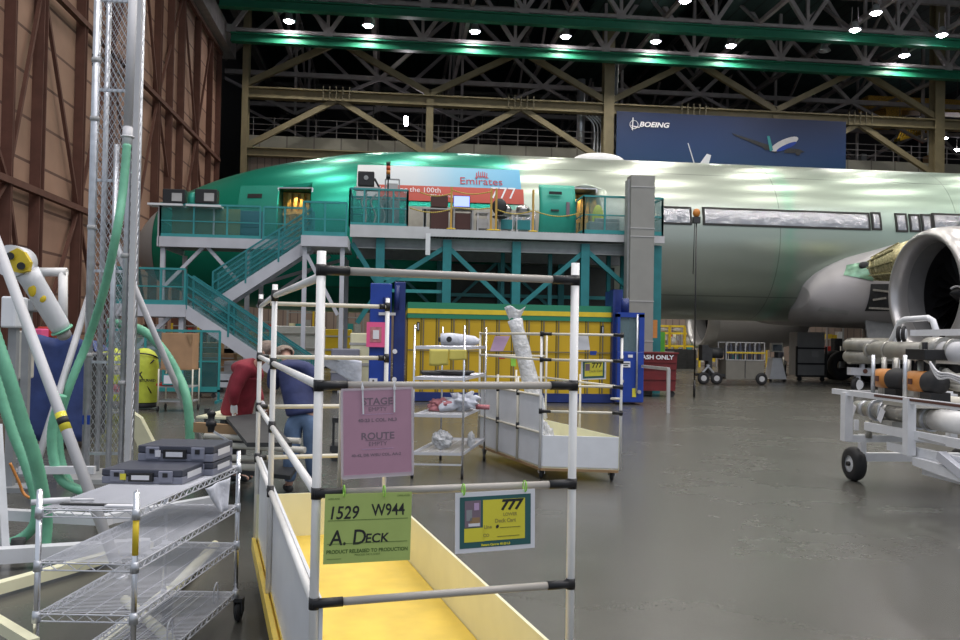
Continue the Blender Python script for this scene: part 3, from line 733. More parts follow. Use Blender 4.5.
# nose platform with the two flights of stairs
NX0, NX1 = -6.85, -1.35; NZ = 4.44
t = thing('nose_stair_platform', (-4.2, 26.5, 0), 'teal and grey access stairs with landing at the aircraft nose', 'platform')
part('deck', MB().box(NX0, 26, NZ-.1, NX1, 29, NZ), 'tread', t)
part('fascia', MB().box(NX0-.02, 25.9, NZ-.28, -1.3, 25.98, NZ+.02).box(NX0-.06, 25.9, NZ-.28, NX0, 29, NZ), 'platform_grey', t)
part('railing', MB(), 'teal', t) if 0 else None
railing(t, (NX0, 26, NZ), (-3.95, 26, NZ), 1.0, 3); railing(t, (-3.85, 26, NZ), (-2.6, 26, NZ), 1.0, 2); railing(t, (NX0, 29, NZ), (NX0, 26, NZ), 1.0, 2)
for x in (NX0+.08, -4.3, -1.5):
    for y in (26.1, 28.8): part('post', MB().beam((x, y, 0), (x, y, NZ-.3), .13), 'platform_grey', t)
mb = MB(); mb.beam((-6.7, 26.1, 3.0), (-5.6, 26.1, 4.2), .1).beam((-5.5, 26.1, 4.2), (-4.4, 26.1, 3.0), .1).beam((-4.3, 28, 2.5), (-2.0, 28, 4.2), .1).beam((-6.7, 28.8, 2.5), (-1.5, 28.8, 4.2), .1)
part('brace', mb, 'platform_grey', t)
# small top landing
TZ = 4.42
part('landing', MB().box(-2.55, 24.2, TZ-.3, -1.25, 26, TZ), 'platform_grey', t)
railing(t, (-2.5, 24.25, TZ), (-1.3, 24.25, TZ), .95, 2)
for x in (-2.45, -1.4): part('post', MB().beam((x, 24.4, 0), (x, 24.4, TZ-.3), .12), 'platform_grey', t)
part('brace', MB().beam((-2.4, 24.4, 3.9), (-1.5, 24.4, 2.2), .1), 'platform_grey', t)
# lower landing
LZ = 2.36
part('landing', MB().box(-7.3, 23.2, LZ-.32, -5.42, 25.3, LZ), 'platform_grey', t)
railing(t, (-7.3, 23.25, LZ), (-5.45, 23.25, LZ), .95, 3); railing(t, (-7.3, 25.25, LZ), (-7.3, 23.25, LZ), .95, 2)
for x in (-7.2, -5.55): part('post', MB().beam((x, 23.4, 0), (x, 23.4, LZ-.3), .12), 'platform_grey', t)
part('brace', MB().beam((-5.6, 23.4, 2.3), (-7.1, 23.4, .8), .1).beam((-7.2, 23.4, 1.2), (-5.6, 23.4, 1.2), .08), 'platform_grey', t)
def flight(p, q, w, ns, rl=.95):
    p, q = V(p), V(q)
    s0 = part('stringer', MB().prism([p+Z*.12, q+Z*.12, q-Z*.26, p-Z*.26], (0, .06, 0)), 'platform_grey', t)
    part('stringer', MB().prism([p+Y*w+Z*.12, q+Y*w+Z*.12, q+Y*w-Z*.26, p+Y*w-Z*.26], (0, .06, 0)), 'platform_grey', t)
    mb = MB()
    for i in range(ns):
        c = p.lerp(q, (i+.5)/ns); mb.box(c.x-.14, p.y+.06, c.z-.06, c.x+.14, p.y+w, c.z-.03)
    part('tread', mb, 'tread', t)
    for oy in (.02, w):
        r = part('handrail', MB(), 'teal', t); r.data = None if 0 else r.data
        mb = MB(); P, Q = p+Y*oy, q+Y*oy
        for k in (.35, .65, .98): mb.beam(P+Z*k*rl, Q+Z*k*rl, .045)
        for i in range(4): c = P.lerp(Q, i/3); mb.beam(c, c+Z*rl, .05)
        me = bpy.data.meshes.new('handrail'); off = root_loc(t); me.from_pydata([v-off for v in mb.v], [], mb.f); me.materials.append(MT['teal']); r.data = me
        part('mesh_panel', MB().add([P+Z*.05, Q+Z*.05, Q+Z*rl, P+Z*rl], [(0, 1, 2, 3)]), 'teal_mesh', r, solid=.01)
flight((-5.0, 24.55, 2.42), (-2.3, 24.55, 4.3), .8, 9)
flight((-5.42, 23.3, 2.25), (-2.1, 23.3, .08), .8, 12)
# panels resting behind the railing and kit on the shelf
one('sheet_panel', MB().box(-1.0, -.02, 0, 1.0, .02, .95), mat('panel_olive', (.20, .25, .10), .6), (-5.6, 26.35, NZ), 'olive green sheet panel leaning behind the nose platform railing', 'panel')
one('tool_cabinet', MB().box(-.65, -.3, 0, .65, .3, .95).box(-.62, -.33, .1, .62, -.3, .4).box(-.62, -.33, .45, .62, -.3, .85), mat('panel_blue', (.03, .12, .18), .5), (-4.65, 26.9, NZ), 'dark blue-green cabinet behind the nose platform railing', 'cabinet', bevel=.01)
c = at(186, 205, 26.1); one('side_shelf', MB().box(-1.05, -.25, -.06, -.05, .25, 0).box(.05, -.25, -.06, 1.05, .25, 0).beam((-.8, .1, -.06), (-.8, .1, -1.0), .05).beam((.8, .1, -.06), (.8, .1, -1.0), .05), 'white_paint', c, 'white shelf on top of the nose platform railing', 'shelf')
for px, lb, m_ in ((175, 'dark equipment box with pale labels, left one on the nose platform shelf', 'black'), (207, 'dark equipment box with grey screen, right one on the nose platform shelf', 'black')):
    c = at(px, 204, 26.1); t2 = thing('equipment_box', c, lb, 'box')
    part('housing', MB().box(c.x-.32, c.y-.18, c.z, c.x+.32, c.y+.18, c.z+.42), m_, t2, bevel=.02)
    part('front_panel', MB().box(c.x-.05, c.y-.2, c.z+.06, c.x+.24, c.y-.18, c.z+.3), 'midgrey', t2)
c = at(193, 204, 26.1); one('green_cloth', MB().ball((0, 0, .16), (.15, .15, .2), 12, 8), 'primer_green', c, 'green bundle between the two dark boxes on the shelf', 'bundle')

# main platform
PZ = 4.88
t = thing('main_work_platform', (3.4, 27.5, 0), 'long teal steel work platform with grey deck beside the fuselage', 'platform')
part('deck', MB().box(-1.25, 25.5, PZ-.12, 8.35, 29.85, PZ), 'tread', t)
part('fascia', MB().box(-1.25, 25.42, PZ-.32, 1.1, 25.5, PZ+.04).box(1.1, 25.42, PZ-.24, 8.35, 25.5, PZ-.02), 'lightgrey', t)
part('underframe', MB().ibeam((-1.2, 25.8, PZ-.45), (8.3, 25.8, PZ-.45), .2, .35, .03).ibeam((-1.2, 29.3, PZ-.45), (8.3, 29.3, PZ-.45), .2, .35, .03), 'grey', t)
PX = [-.35, 1.66, 3.78, 5.92, 8.2]
for i, x in enumerate(PX):
    for y in (25.75, 29.4): part('post', MB().beam((x, y, 0), (x, y, PZ-.3), .26 if y < 26 else .2), 'teal', t)
for x in (PX[2]-.22,): part('post', MB().beam((x, 27.2, 0), (x, 27.2, PZ-.3), .12), 'teal', t)
mb = MB()
for a_, z1_, c_, z2_ in ((1.6, 4.35, -.3, 3.1), (1.7, 4.35, 3.7, 2.5), (5.9, 4.35, 3.8, 2.5), (6.0, 4.35, 7.6, 3.0), (-.35, 3.1, -1.2, 4.4), (-.3, 3.1, -1.0, 2.0)):
    mb.beam((a_, 25.75, z1_), (c_, 25.75, z2_), .14)
for a_, z1_, c_, z2_ in ((1.6, 2.5, -.3, 4.3), (1.7, 2.4, 3.7, 4.3), (5.9, 2.4, 3.8, 4.3)): mb.beam((a_, 29.4, z1_), (c_, 29.4, z2_), .1)
part('brace', mb, 'teal', t)
mb = MB()
for z in (3.0, 3.35): mb.beam((-.35, 25.75, z), (1.66, 25.75, z), .1)
mb.beam((1.66, 29.4, 3.1), (8.2, 29.4, 3.1), .12)
part('crossbar', mb, 'teal_light', t)
for x in (5.0, 6.9, 7.35): part('post', MB().beam((x, 26.6, 0), (x, 26.6, PZ-.3), .12), 'teal', t)
part('dark_sheet', MB().box(1.8, 29.6, 1.0, 7.9, 29.7, 4.2), mat('dim_grey', (.05, .055, .05), .6), t)  # plain dark sheet behind the posts, below the deck
# railings / cage on it
c0, c1 = at(350, 192, 25.5), at(408, 192, 25.5)
railing(t, (c0.x, 25.5, PZ), (c1.x, 25.5, PZ), 1.12, 4); railing(t, (c1.x, 25.5, PZ), (c1.x, 27, PZ), 1.12, 1); railing(t, (c0.x, 27, PZ), (c0.x, 25.5, PZ), 1.12, 1); railing(t, (c0.x, 27, PZ), (c1.x, 27, PZ), 1.12, 3)
c0, c1 = at(584, 195, 25.5), at(626, 195, 25.5)
railing(t, (c0.x, 25.5, PZ), (c1.x, 25.5, PZ), 1.15, 2); railing(t, (c0.x, 26.7, PZ), (c0.x, 25.5, PZ), 1.15, 1)
railing(t, (7.75, 25.5, PZ), (8.3, 25.5, PZ), 1.15, 1); railing(t, (8.3, 25.5, PZ), (8.3, 27, PZ), 1.15, 1)
# hanging sign under the deck edge
c = at(428, 240, 25.35); one('hanging_tag', MB().box(-.07, -.01, -.45, .07, .01, .2), 'white_paint', c, 'narrow white tag hanging over the platform edge', 'tag')
# yellow rope stanchions on deck
SX = [at(px, 225, 25.6).x for px in (451, 491, 496, 533)]
lbs = ['yellow rope post beside the glowing monitor', 'yellow rope post, left of the close pair', 'yellow rope post, right of the close pair', 'yellow rope post beside the green door panel']
for x, lb in zip(SX, lbs):
    t2 = thing('rope_stanchion', (x, 25.62, PZ), lb, 'stanchion', None)
    part('post', MB().beam((x, 25.62, PZ), (x, 25.62, PZ+1.3), .06), mat('stanchion_orange', (.5, .3, .06), .5), t2); part('base', MB().cyl((x, 25.62, PZ), (x, 25.62, PZ+.04), .14, 14), 'yellow', t2)
def rope(x0, x1, z, sag, lb):
    mb = MB(); mb.tube([V((x0+(x1-x0)*i/12, 25.6, z-sag*sin(pi*i/12))) for i in range(13)], .018, 6)
    one('rope', MB().add([v-V(((x0+x1)/2, 25.6, z)) for v in mb.v], mb.f, True), 'rope_yellow', ((x0+x1)/2, 25.6, z), lb, 'rope')
rope(.5, SX[0], PZ+.62, .12, 'yellow rope at hip height left of the monitor'); rope(.8, SX[0], PZ+1.1, .1, 'upper yellow rope left of the monitor')
rope(SX[0], SX[1], PZ+.7, .06, 'lower yellow rope in front of the monitor desk'); rope(SX[0], SX[1], PZ+1.2, .1, 'upper yellow rope over the monitor')
rope(SX[2], SX[3], PZ+.66, .12, 'yellow rope between the close pair and the last post'); rope(SX[3], 5.8, PZ+.66, .15, 'yellow rope across the green door panel')
# desk with monitor
def on(px, Yv): return at(px, 225, Yv).x
x0, x1 = on(452, 26.4), on(473, 26.4)
t2 = thing('desk', ((x0+x1)/2, 26.4, PZ), 'dark desk under the glowing monitor on the platform', 'desk')
part('tabletop', MB().box(x0, 26.1, PZ+.72, x1, 26.7, PZ+.76), 'midgrey', t2)
for x in (x0+.04, x1-.04): 
    for y in (26.14, 26.66): part('leg', MB().beam((x, y, PZ), (x, y, PZ+.72), .05), 'grey', t2)
part('pedestal', MB().box(x0+.08, 26.2, PZ+.1, x1-.1, 26.65, PZ+.6), mat('maroon', (.07, .025, .02), .5), t2)
mx0, mx1 = on(453.5, 26.3), on(469, 26.3)
t2 = thing('monitor', ((mx0+mx1)/2, 26.35, PZ+.76), 'monitor with glowing blue-violet screen on the desk', 'monitor')
part('bezel', MB().box(mx0-.02, 26.3, PZ+.8, mx1+.02, 26.36, PZ+1.16), 'black', t2); part('screen', MB().box(mx0, 26.29, PZ+.82, mx1, 26.3, PZ+1.14), 'screen', t2)
part('stand', MB().cyl(((mx0+mx1)/2, 26.36, PZ+.76), ((mx0+mx1)/2, 26.36, PZ+.85), .06, 12), 'black', t2)
# cabinet left of it
x0, x1 = on(430, 26.6), on(448, 26.6)
t2 = thing('storage_cabinet', ((x0+x1)/2, 26.6, PZ), 'dark brown double-deck cabinet on the platform left of the monitor', 'cabinet')
part('body', MB().box(x0, 26.4, PZ, x1, 26.9, PZ+.72), 'maroon' if 'maroon' in MT else bpy.data.materials['maroon'], t2, bevel=.01)
part('hutch', MB().box(x0+.02, 26.5, PZ+.82, x1-.02, 26.9, PZ+1.18), bpy.data.materials['maroon'], t2, bevel=.01); part('shelf_board', MB().box(x0-.25, 26.38, PZ+.72, x1+.1, 26.92, PZ+.76), 'midgrey', t2)
mb = MB()
for i in range(4): mb.beam((x0-.2+i*.02, 26.45, PZ), (x0-.2+i*.02, 26.45, PZ+.72), .04)
part('leg', mb, 'grey', t2)
# benches with foil bundles
for k, (pa, pb, lb) in enumerate(((497, 512, 'low workbench with clear plastic, left of two'), (515, 530, 'low workbench with clear plastic, right of two'), (476, 488, 'pale low bench right of the monitor'))):
    x0, x1 = on(pa, 26.5), on(pb, 26.5)
    t2 = thing('workbench', ((x0+x1)/2, 26.5, PZ), lb+' on the platform', 'workbench')
    part('tabletop', MB().box(x0, 26.2, PZ+.62, x1, 26.8, PZ+.66), 'midgrey', t2)
    for x in (x0+.03, x1-.03): part('leg', MB().beam((x, 26.25, PZ), (x, 26.25, PZ+.62), .05), 'lightgrey', t2)
    part('lower_shelf', MB().box(x0+.03, 26.22, PZ+.15, x1-.03, 26.75, PZ+.45), ['teal', 'teal', 'midgrey'][k], t2)
    if k < 2: one('plastic_bundle', MB().ball((0, 0, .14), ((x1-x0)*.48, .25, .16), 16, 10), 'silver_foil', ((x0+x1)/2, 26.5, PZ+.66), 'shiny crumpled plastic on the %s low workbench' % ('left' if k == 0 else 'right'), 'plastic')
c = at(503, 213, 26.0); t2 = thing('task_chair', (c.x-.1, 26.0, PZ), 'black swivel chair on the platform beside the close rope posts', 'chair')
cx_ = c.x-.1
part('backrest', MB().ball((cx_, 26.1, PZ+.82), (.24, .07, .26), 16, 10), 'black', t2); part('seat', MB().ball((cx_, 25.95, PZ+.48), (.24, .24, .06), 16, 8), 'black', t2); part('base', MB().cyl((cx_, 25.95, PZ), (cx_, 25.95, PZ+.45), .03, 8).beam((cx_-.25, 25.95, PZ+.05), (cx_+.25, 25.95, PZ+.05), .05).beam((cx_, 25.75, PZ+.05), (cx_, 26.2, PZ+.05), .05), 'grey', t2)
# dark speaker-like unit and stack light on cage
c = at(366, 188, 26.2); t2 = thing('flood_lamp_unit', (c.x, 26.2, c.z), 'black square unit with pale round centre on the caged platform corner', 'equipment')
part('housing', MB().box(c.x-.25, 26.1, c.z+.05, c.x+.25, 26.4, c.z+.5), 'black', t2, bevel=.03); part('front_disc', MB().cyl((c.x, 26.08, c.z+.3), (c.x, 26.12, c.z+.3), .07, 16), 'grey', t2); part('tray', MB().box(c.x-.35, 26, c.z-.05, c.x+.45, 26.5, c.z), 'midgrey', t2)
part('stand', MB().beam((c.x, 26.25, PZ), (c.x, 26.25, c.z-.04), .06), 'midgrey', t2); part('arm', MB().beam((c.x+.25, 26.2, c.z+.3), (c.x+.42, 26.2, c.z), .06), 'black', t2)
c = at(388, 190, 26.0); t2 = thing('stack_light', (c.x, 26, PZ), 'slim signal tower with red and amber segments above the cage', 'signal light')
part('pole', MB().beam((c.x, 26, PZ), (c.x, 26, c.z+.35), .04), 'black', t2)
for i, m_ in enumerate(('black', 'beacon_orange', 'beacon_red', 'black')): part('lamp_segment', MB().cyl((c.x, 26, c.z+.35+i*.13), (c.x, 26, c.z+.47+i*.13), .065, 14), m_, t2)
c = at(392, 186, 26.0); t2 = thing('instrument_rack', (c.x, 26.1, PZ), 'small grey instrument rack behind the cage under the signal light', 'rack')
part('frame', MB().beam((c.x-.2, 26.1, PZ), (c.x-.2, 26.1, c.z+.22), .04).beam((c.x+.22, 26.1, PZ), (c.x+.22, 26.1, c.z+.22), .04).beam((c.x-.2, 26.1, c.z+.22), (c.x+.22, 26.1, c.z+.22), .04).beam((c.x-.2, 26.1, c.z-.1), (c.x+.22, 26.1, c.z-.1), .04), 'grey', t2); part('instrument', MB().box(c.x-.16, 26, c.z-.1, c.x+.18, 26.25, c.z+.08), 'midgrey', t2)
# cabling and grey shapes in cage
mb = MB()
for i in range(4): mb.tube(catmull([(i*.28, 0, 0), (i*.28+.1, .1, .4), (i*.28-.05, .05, .8), (i*.28+.12, 0, 1.05)]), .03, 6)
one('hose_bundle', mb, 'midgrey', (-.9, 25.9, PZ), 'grey hoses hanging inside the teal cage', 'hoses')
one('cabinet', MB().box(-.28, -.3, 0, .28, .3, .9).box(-.24, -.32, .1, .24, -.3, .8), 'grey', (-.1, 26.4, PZ), 'grey cabinet inside the teal cage', 'cabinet', bevel=.01)
# green door panel
p0, p1 = at(540, 184, 26.3), at(575, 231, 26.3)
t2 = thing('aircraft_door', ((p0.x+p1.x)/2, 26.3, PZ), 'bright green curved aircraft door standing on the platform', 'door')
part('skin_panel', MB().grid(lambda u, v: V((p0.x+(p1.x-p0.x)*u, 26.3+.35*(1-sin(pi*(.12+.76*v))), PZ+(p0.z-PZ)*v)), 8, 14), 'primer_green', t2, solid=.08)
part('handle_slot', MB().box(p0.x+.28, 26.18, p0.z-.32, p0.x+.68, 26.26, p0.z-.24), 'black', t2); part('grip', MB().box(p0.x+.35, 26.2, p0.z-.85, p0.x+.6, 26.26, p0.z-.8), 'dark', t2); part('label_plate', MB().box(p1.x-.3, 26.22, p0.z-1.0, p1.x-.2, 26.27, p0.z-.55), 'ink_grey', t2)
for x in (p0.x+.15, p1.x-.15): part('support', MB().beam((x, 26.7, PZ), (x, 26.35, PZ+1.2), .06), 'yellow', t2)
c = at(598, 215, 26.6); one('hooded_coat', MB().ball((0, 0, .62), (.2, .12, .45), 12, 10).beam((0, 0, 0), (0, 0, .3), .05), 'cover_yellow', (c.x, 26.6, PZ), 'yellow-green cover hanging by the aft doorway behind the teal railing', 'cover')
one('bench_vise', MB().box(-.5, -.2, 0, .5, .2, .5).box(-.3, -.15, .5, .5, .15, .62), 'grey', (6.7, 26.6, PZ), 'grey equipment bench behind the right teal railing', 'bench', bevel=.02)
# grey tower
t2 = thing('lift_tower', (7.48, 25.6, 0), 'tall square grey lift tower at the end of the platform', 'tower')
part('shaft', MB().box(7.12, 24.9, 0, 7.86, 25.38, 6.62), 'tower_grey', t2, bevel=.01); part('side_cladding', MB().box(7.06, 25.0, 0, 7.12, 25.35, 6.5), 'grey', t2)
mb = MB()
for z in (1.6, 2.8, 4.75, 5.0, 6.25): mb.box(7.11, 24.885, z, 7.87, 24.9, z+.03)
part('seam', mb, 'midgrey', t2)
one('orange_marker_box', MB().box(-.13, -.1, 0, .13, .1, .55), 'orange', at(652, 338, 25.2), 'small orange box fixed beside the tower foot', 'box')
# pendant on a long cable
c = at(696.5, 213, 24)
t2 = thing('pendant_control', c, 'orange and black pendant hanging on a long cable before the pale fuselage', 'pendant')
part('cable', MB().cyl((c.x, 24, .5), (c.x, 24, c.z-.2), .02, 8).cyl((c.x-.08, 24, 3.6), (c.x-.05, 24, c.z-.2), .012, 6), 'black', t2)
part('reel', MB().ball((c.x, 24, c.z), (.11, .1, .13), 14, 10), 'beacon_orange', t2); part('bracket', MB().box(c.x-.1, 23.93, c.z-.3, c.x+.1, 24.07, c.z-.12), 'dark', t2)
part('weight', MB().cyl((c.x, 24, 0), (c.x, 24, .5), .035, 8), 'black', t2)

# ================================================================== YELLOW CONTAINER AND BLUE LIFT
BX0, BX1, BZ = .44, 5.68, 2.5
t = thing('container', ((BX0+BX1)/2, 22.7, 0), 'long yellow ribbed container with green and yellow stripe on top', 'container')
part('ribbed_wall', MB().box(BX0, 21.5, .22, BX1, 23.9, 2.1), 'container_yellow', t)
mb = MB(); x = BX0+.385
while x < BX1: mb.box(x-.015, 21.47, .25, x+.02, 21.5, 2.1); x += .385
part('rib', mb, 'olive', t)
part('lower_green_band', MB().box(BX0-.02, 21.46, 2.1, BX1+.02, 23.92, 2.22), 'green_stripe', t); part('yellow_band', MB().box(BX0-.02, 21.45, 2.22, BX1+.02, 23.92, 2.34), 'yellow_bright', t); part('upper_green_band', MB().box(BX0-.02, 21.46, 2.34, BX1+.02, 23.92, BZ), 'green_stripe', t)
part('base_rail', MB().box(BX0-.1, 21.4, .02, BX1+.1, 23.9, .24), 'blue_dark', t)
for x in (BX0+.22, BX1-.28): part('vent_slot', MB().box(x, 21.44, 1.78, x+.07, 21.5, 2.0), 'black', t); part('slot_plate', MB().box(x+.02, 21.42, 1.81, x+.05, 21.44, 1.97), 'galv', t)
part('warning_strip', MB().box(BX0, 21.45, 1.28, BX1, 21.47, 1.31), 'olive', t)
# left blue mast
t = thing('blue_lift_mast', (-.05, 21.5, 0), 'tall blue lift mast at the left end of the yellow container', 'lift')
part('column', MB().box(-.52, 21.4, 0, .02, 22.0, 2.95), 'blue', t, bevel=.02); part('column', MB().box(.08, 21.45, 0, .36, 22.0, 3.0), 'blue_dark', t, bevel=.02)
part('cable_track', MB().box(-.14, 21.34, .2, -.06, 21.4, 2.3).box(-.3, 21.33, 2.15, .12, 21.38, 2.22), 'lightgrey', t)
part('motor', MB().cyl((-.1, 21.35, 2.35), (-.1, 21.35, 2.6), .1, 14).cyl((.15, 21.38, 2.3), (.15, 21.38, 2.9), .06, 12), 'blue_dark', t)
mb = MB()
for z in (.55, 1.25, .3): mb.cyl((.12, 21.42, z), (.12, 21.44, z), .06, 14)
part('reflector', mb, 'paper', t)
part('letter_plate', MB().box(-.5, 21.37, .35, -.3, 21.4, .57), 'paper', t); part('lettering', text_mb('A', (-.4, 21.36, .46), X, Z, .2, bold=.005), 'ink', t)
c = at(377, 335, 21.3); t2 = thing('framed_notice', c, 'hot pink framed notice on the blue lift mast', 'sign')
part('frame', MB().box(c.x-.26, c.y-.02, c.z-.3, c.x+.2, c.y, c.z+.32), 'hot_pink', t2); part('picture', MB().box(c.x-.17, c.y-.03, c.z-.18, c.x+.11, c.y-.02, c.z+.2), 'cloth_pink', t2); part('note', MB().box(c.x-.1, c.y-.04, c.z-.1, c.x+.05, c.y-.03, c.z+.12), 'paper', t2)
# right blue cab
t = thing('blue_lift_cab', (6.0, 21.5, 0), 'blue operator cab with window at the right end of the container', 'lift')
part('body', MB().box(5.72, 21.05, .06, 6.42, 22.1, 1.35), 'blue', t, bevel=.02)
mb = MB(); mb.box(5.72, 21.05, 1.35, 5.79, 22.1, 2.3).box(6.28, 21.05, 1.35, 6.42, 22.1, 2.3).box(5.72, 21.05, 2.22, 6.42, 22.1, 2.34).box(5.79, 22.0, 1.35, 6.28, 22.1, 2.22)
part('cab_frame', mb, 'blue', t); part('window', MB().box(5.79, 21.1, 1.35, 6.28, 21.12, 2.22), mat('cab_glass', (.2, .3, .32), .08, alpha=.45), t)
part('grab_pole', MB().cyl((6.22, 21.0, .3), (6.22, 21.0, 2.3), .025, 8), 'galv', t); part('column', MB().box(5.66, 21.3, .1, 5.72, 22.1, 2.9).box(5.75, 21.6, 2.3, 6.0, 22.0, 2.95), 'blue_dark', t)
part('motor', MB().cyl((5.95, 21.2, 2.34), (5.95, 21.2, 2.7), .1, 14), 'blue_dark', t)
part('label_plate', MB().box(5.86, 21.03, .95, 6.06, 21.05, 1.1).box(6.0, 21.03, 1.2, 6.12, 21.05, 1.27), 'paper', t); part('lettering', MB().box(5.88, 21.02, 1.04, 6.04, 21.03, 1.06).box(5.88, 21.02, .99, 6.0, 21.03, 1.01), 'ink', t)
part('caution_label', MB().box(6.12, 21.03, .2, 6.22, 21.05, .42), 'yellow_card', t)
mb = MB()
for x, z in ((5.85, .6), (5.84, 1.22), (6.3, .33)): mb.cyl((x, 21.02, z), (x, 21.05, z), .05, 12)
part('reflector', mb, 'midgrey', t)
# red bin
t = thing('trash_bin', (8.0, 24.4, 0), 'dark red wheeled metal bin beside the blue cab', 'bin')
part('tub', MB().prism([(7.2, 24.05, .18), (8.28, 24.05, .18), (8.33, 24.05, 1.28), (7.15, 24.05, 1.28)], (0, 1.0, 0)), 'red_bin', t)
mb = MB()
for z in (.5, .8, 1.0): mb.box(7.18, 24.02, z, 8.30, 24.05, z+.03)
mb.box(7.12, 24.0, 1.26, 8.36, 25.08, 1.3); part('rim', mb, 'red_bin', t)
part('lettering', text_mb('TRASH ONLY', (8.2, 24.01, 1.15), X, Z, .17, align='RIGHT', bold=.006, mb=MB(), sx=1.15), 'paper', t)
for x in (7.3, 8.2): part('caster', MB().cyl((x, 24.1, .09), (x, 24.18, .09), .09, 14).beam((x, 24.14, .09), (x, 24.14, .2), .05), 'rubber', t)
# floor handrail
a = fl(668, 413); b2 = at(668, 369, a.y); e = at(645, 365, a.y+2.0)
t = thing('floor_handrail', a, 'bent pale grey floor handrail in front of the red bin', 'handrail')
part('post', MB().beam(a, (a.x, a.y, b2.z), .07), 'truss_grey' if 0 else 'midgrey', t); part('top_rail', MB().beam((a.x, a.y, b2.z), (6.36, 20.98, b2.z-.02), .07), 'midgrey', t)

# ================================================================== FAR FLOOR KIT UNDER THE BELLY
# cylinder cart
c = V((13.4, 31.7, 0)); t = thing('bottle_cart', c, 'grey ground cart with caged dark bottles under the belly', 'cart')
x0, x1 = at(724, 360, 31.5).x, at(762, 360, 31.5).x
part('cabinet', MB().box(x0, 31.3, .2, x1, 32.1, .95), mat('cart_tan', (.20, .19, .165), .5, var=.08, scale=4), t, bevel=.01)
part('deck', MB().box(x0-1.0, 31.35, .3, x0, 32.0, .4), 'dark', t)
mb = MB()
for z in (.95, 1.25, 1.62): mb.beam((x0, 31.3, z), (x1, 31.3, z), .035).beam((x0, 32.1, z), (x1, 32.1, z), .035)
for i in range(5): xx = x0+(x1-x0)*i/4; mb.beam((xx, 31.3, .95), (xx, 31.3, 1.62), .035).beam((xx, 32.1, .95), (xx, 32.1, 1.62), .035)
part('cage', mb, 'midgrey', t); part('strap', MB().box(x0, 31.26, 1.2, x1, 31.29, 1.26), 'yellow', t)
for i in range(8):
    xx = x0+.1+(x1-x0-.2)*i/7; part('bottle', MB().lathe((xx, 31.55, .95), Z, [(0, .075), (.5, .075), (.6, .03), (.68, .03), (.7, 0)], 12), 'case_dark', t)
part('panel_gap', MB().box((x0+x1)/2-.01, 31.28, .25, (x0+x1)/2+.01, 31.3, .93), 'dark', t)
for px in (703, 716, 761):
    xx = at(px, 378, 31.3).x; w_ = part('wheel', MB().torus((xx, 31.25, .24), Y, .17, .07, 20, 8), 'rubber', t); part('hub', MB().cyl((xx, 31.2, .24), (xx, 31.3, .24), .11, 14), 'lightgrey', w_)
xb = at(712, 365, 31.3).x
part('tow_bar', MB().beam((xb+.2, 31.3, .3), (xb-.25, 31.2, .75), .06).beam((xb-.5, 31.3, .28), (xb-.15, 31.2, .75), .06), 'galv', t)
part('compressor', MB().cyl((xb-.05, 31.6, 1.2), (xb+.5, 31.6, 1.2), .2, 16).box(xb-.1, 31.4, .4, xb+.05, 31.8, 1.4).box(xb-.35, 31.4, .9, xb-.1, 31.8, 1.5), 'dark', t)
# white A stand
c = fl(777, 382); t = thing('test_stand', c, 'white wedge-shaped stand with small screen on top', 'stand')
part('cabinet', MB().prism([(c.x-.32, c.y, .12), (c.x+.42, c.y, .12), (c.x+.18, c.y, 1.0), (c.x-.18, c.y, 1.0)], (0, .5, 0)), 'white_board', t)
part('screen_housing', MB().box(c.x-.25, c.y, 1.25, c.x+.25, c.y+.2, 1.62), 'machine_beige', t); part('display', MB().box(c.x-.19, c.y-.02, 1.3, c.x+.19, c.y, 1.55), 'glass_dark', t); part('neck', MB().beam((c.x, c.y+.1, 1.0), (c.x, c.y+.1, 1.3), .12), 'dark', t)
for x in (c.x-.25, c.x+.35): part('caster', MB().cyl((x, c.y+.05, .06), (x, c.y+.1, .06), .06, 12).beam((x, c.y+.07, .06), (x, c.y+.07, .14), .04), 'rubber', t)
# grey cabinets in a black frame
x0, x1 = 17.42, 18.75
t = thing('cabinet_cart', ((x0+x1)/2, 35.3, 0), 'tall grey cabinet in black wheeled frame under the wing root', 'cabinet')
part('body', MB().box(x0+.04, 35.05, .25, x1-.04, 35.8, 2.12), 'cabinet_grey', t, bevel=.01)
mb = MB()
for x in (x0, x1): mb.beam((x, 35.0, .2), (x, 35.0, 1.5), .07)
for z in (.75, 1.42): mb.beam((x0, 35.0, z), (x1, 35.0, z), .07)
mb.beam((x0, 35.0, .22), (x1, 35.0, .22), .08); part('frame', mb, 'black', t)
part('label', MB().box(x0+.7, 35.02, 1.05, x0+1.0, 35.05, 1.3), 'midgrey', t)
for x in (x0+.15, x1-.15): part('caster', MB().cyl((x, 35.0, .1), (x, 35.08, .1), .1, 14).beam((x, 35.04, .1), (x, 35.04, .25), .05), 'rubber', t)
# dark carts right of it and behind
for k, (px, m_, w_, h_, lb) in enumerate(((840, 'dark', .7, 1.9, 'dark upright machine right of the grey cabinet'), (866, 'rust_brown', .8, 1.3, 'brown machine behind the pipe cart, under the wing'), (783, 'case_dark', .35, 1.2, 'thin dark trolley between the white stand and the grey cabinet'))):
    c = fl(px, 377); t = thing('ground_machine', c, lb, 'machine')
    part('body', MB().box(c.x-w_/2, c.y, .2, c.x+w_/2, c.y+.6, h_*.65).box(c.x-w_/3, c.y+.1, h_*.65, c.x+w_/4, c.y+.5, h_), m_, t, bevel=.03)
    part('pipework', MB().beam((c.x-w_/2, c.y-.03, h_*.3), (c.x+w_/2, c.y-.03, h_*.6), .06).cyl((c.x, c.y-.05, .3), (c.x, c.y-.05, h_*.8), .05, 8), 'steel_pipe', t)
    for x in (-w_/3, w_/3): part('caster', MB().cyl((c.x+x, c.y+.02, .1), (c.x+x, c.y+.1, .1), .1, 12), 'rubber', t)
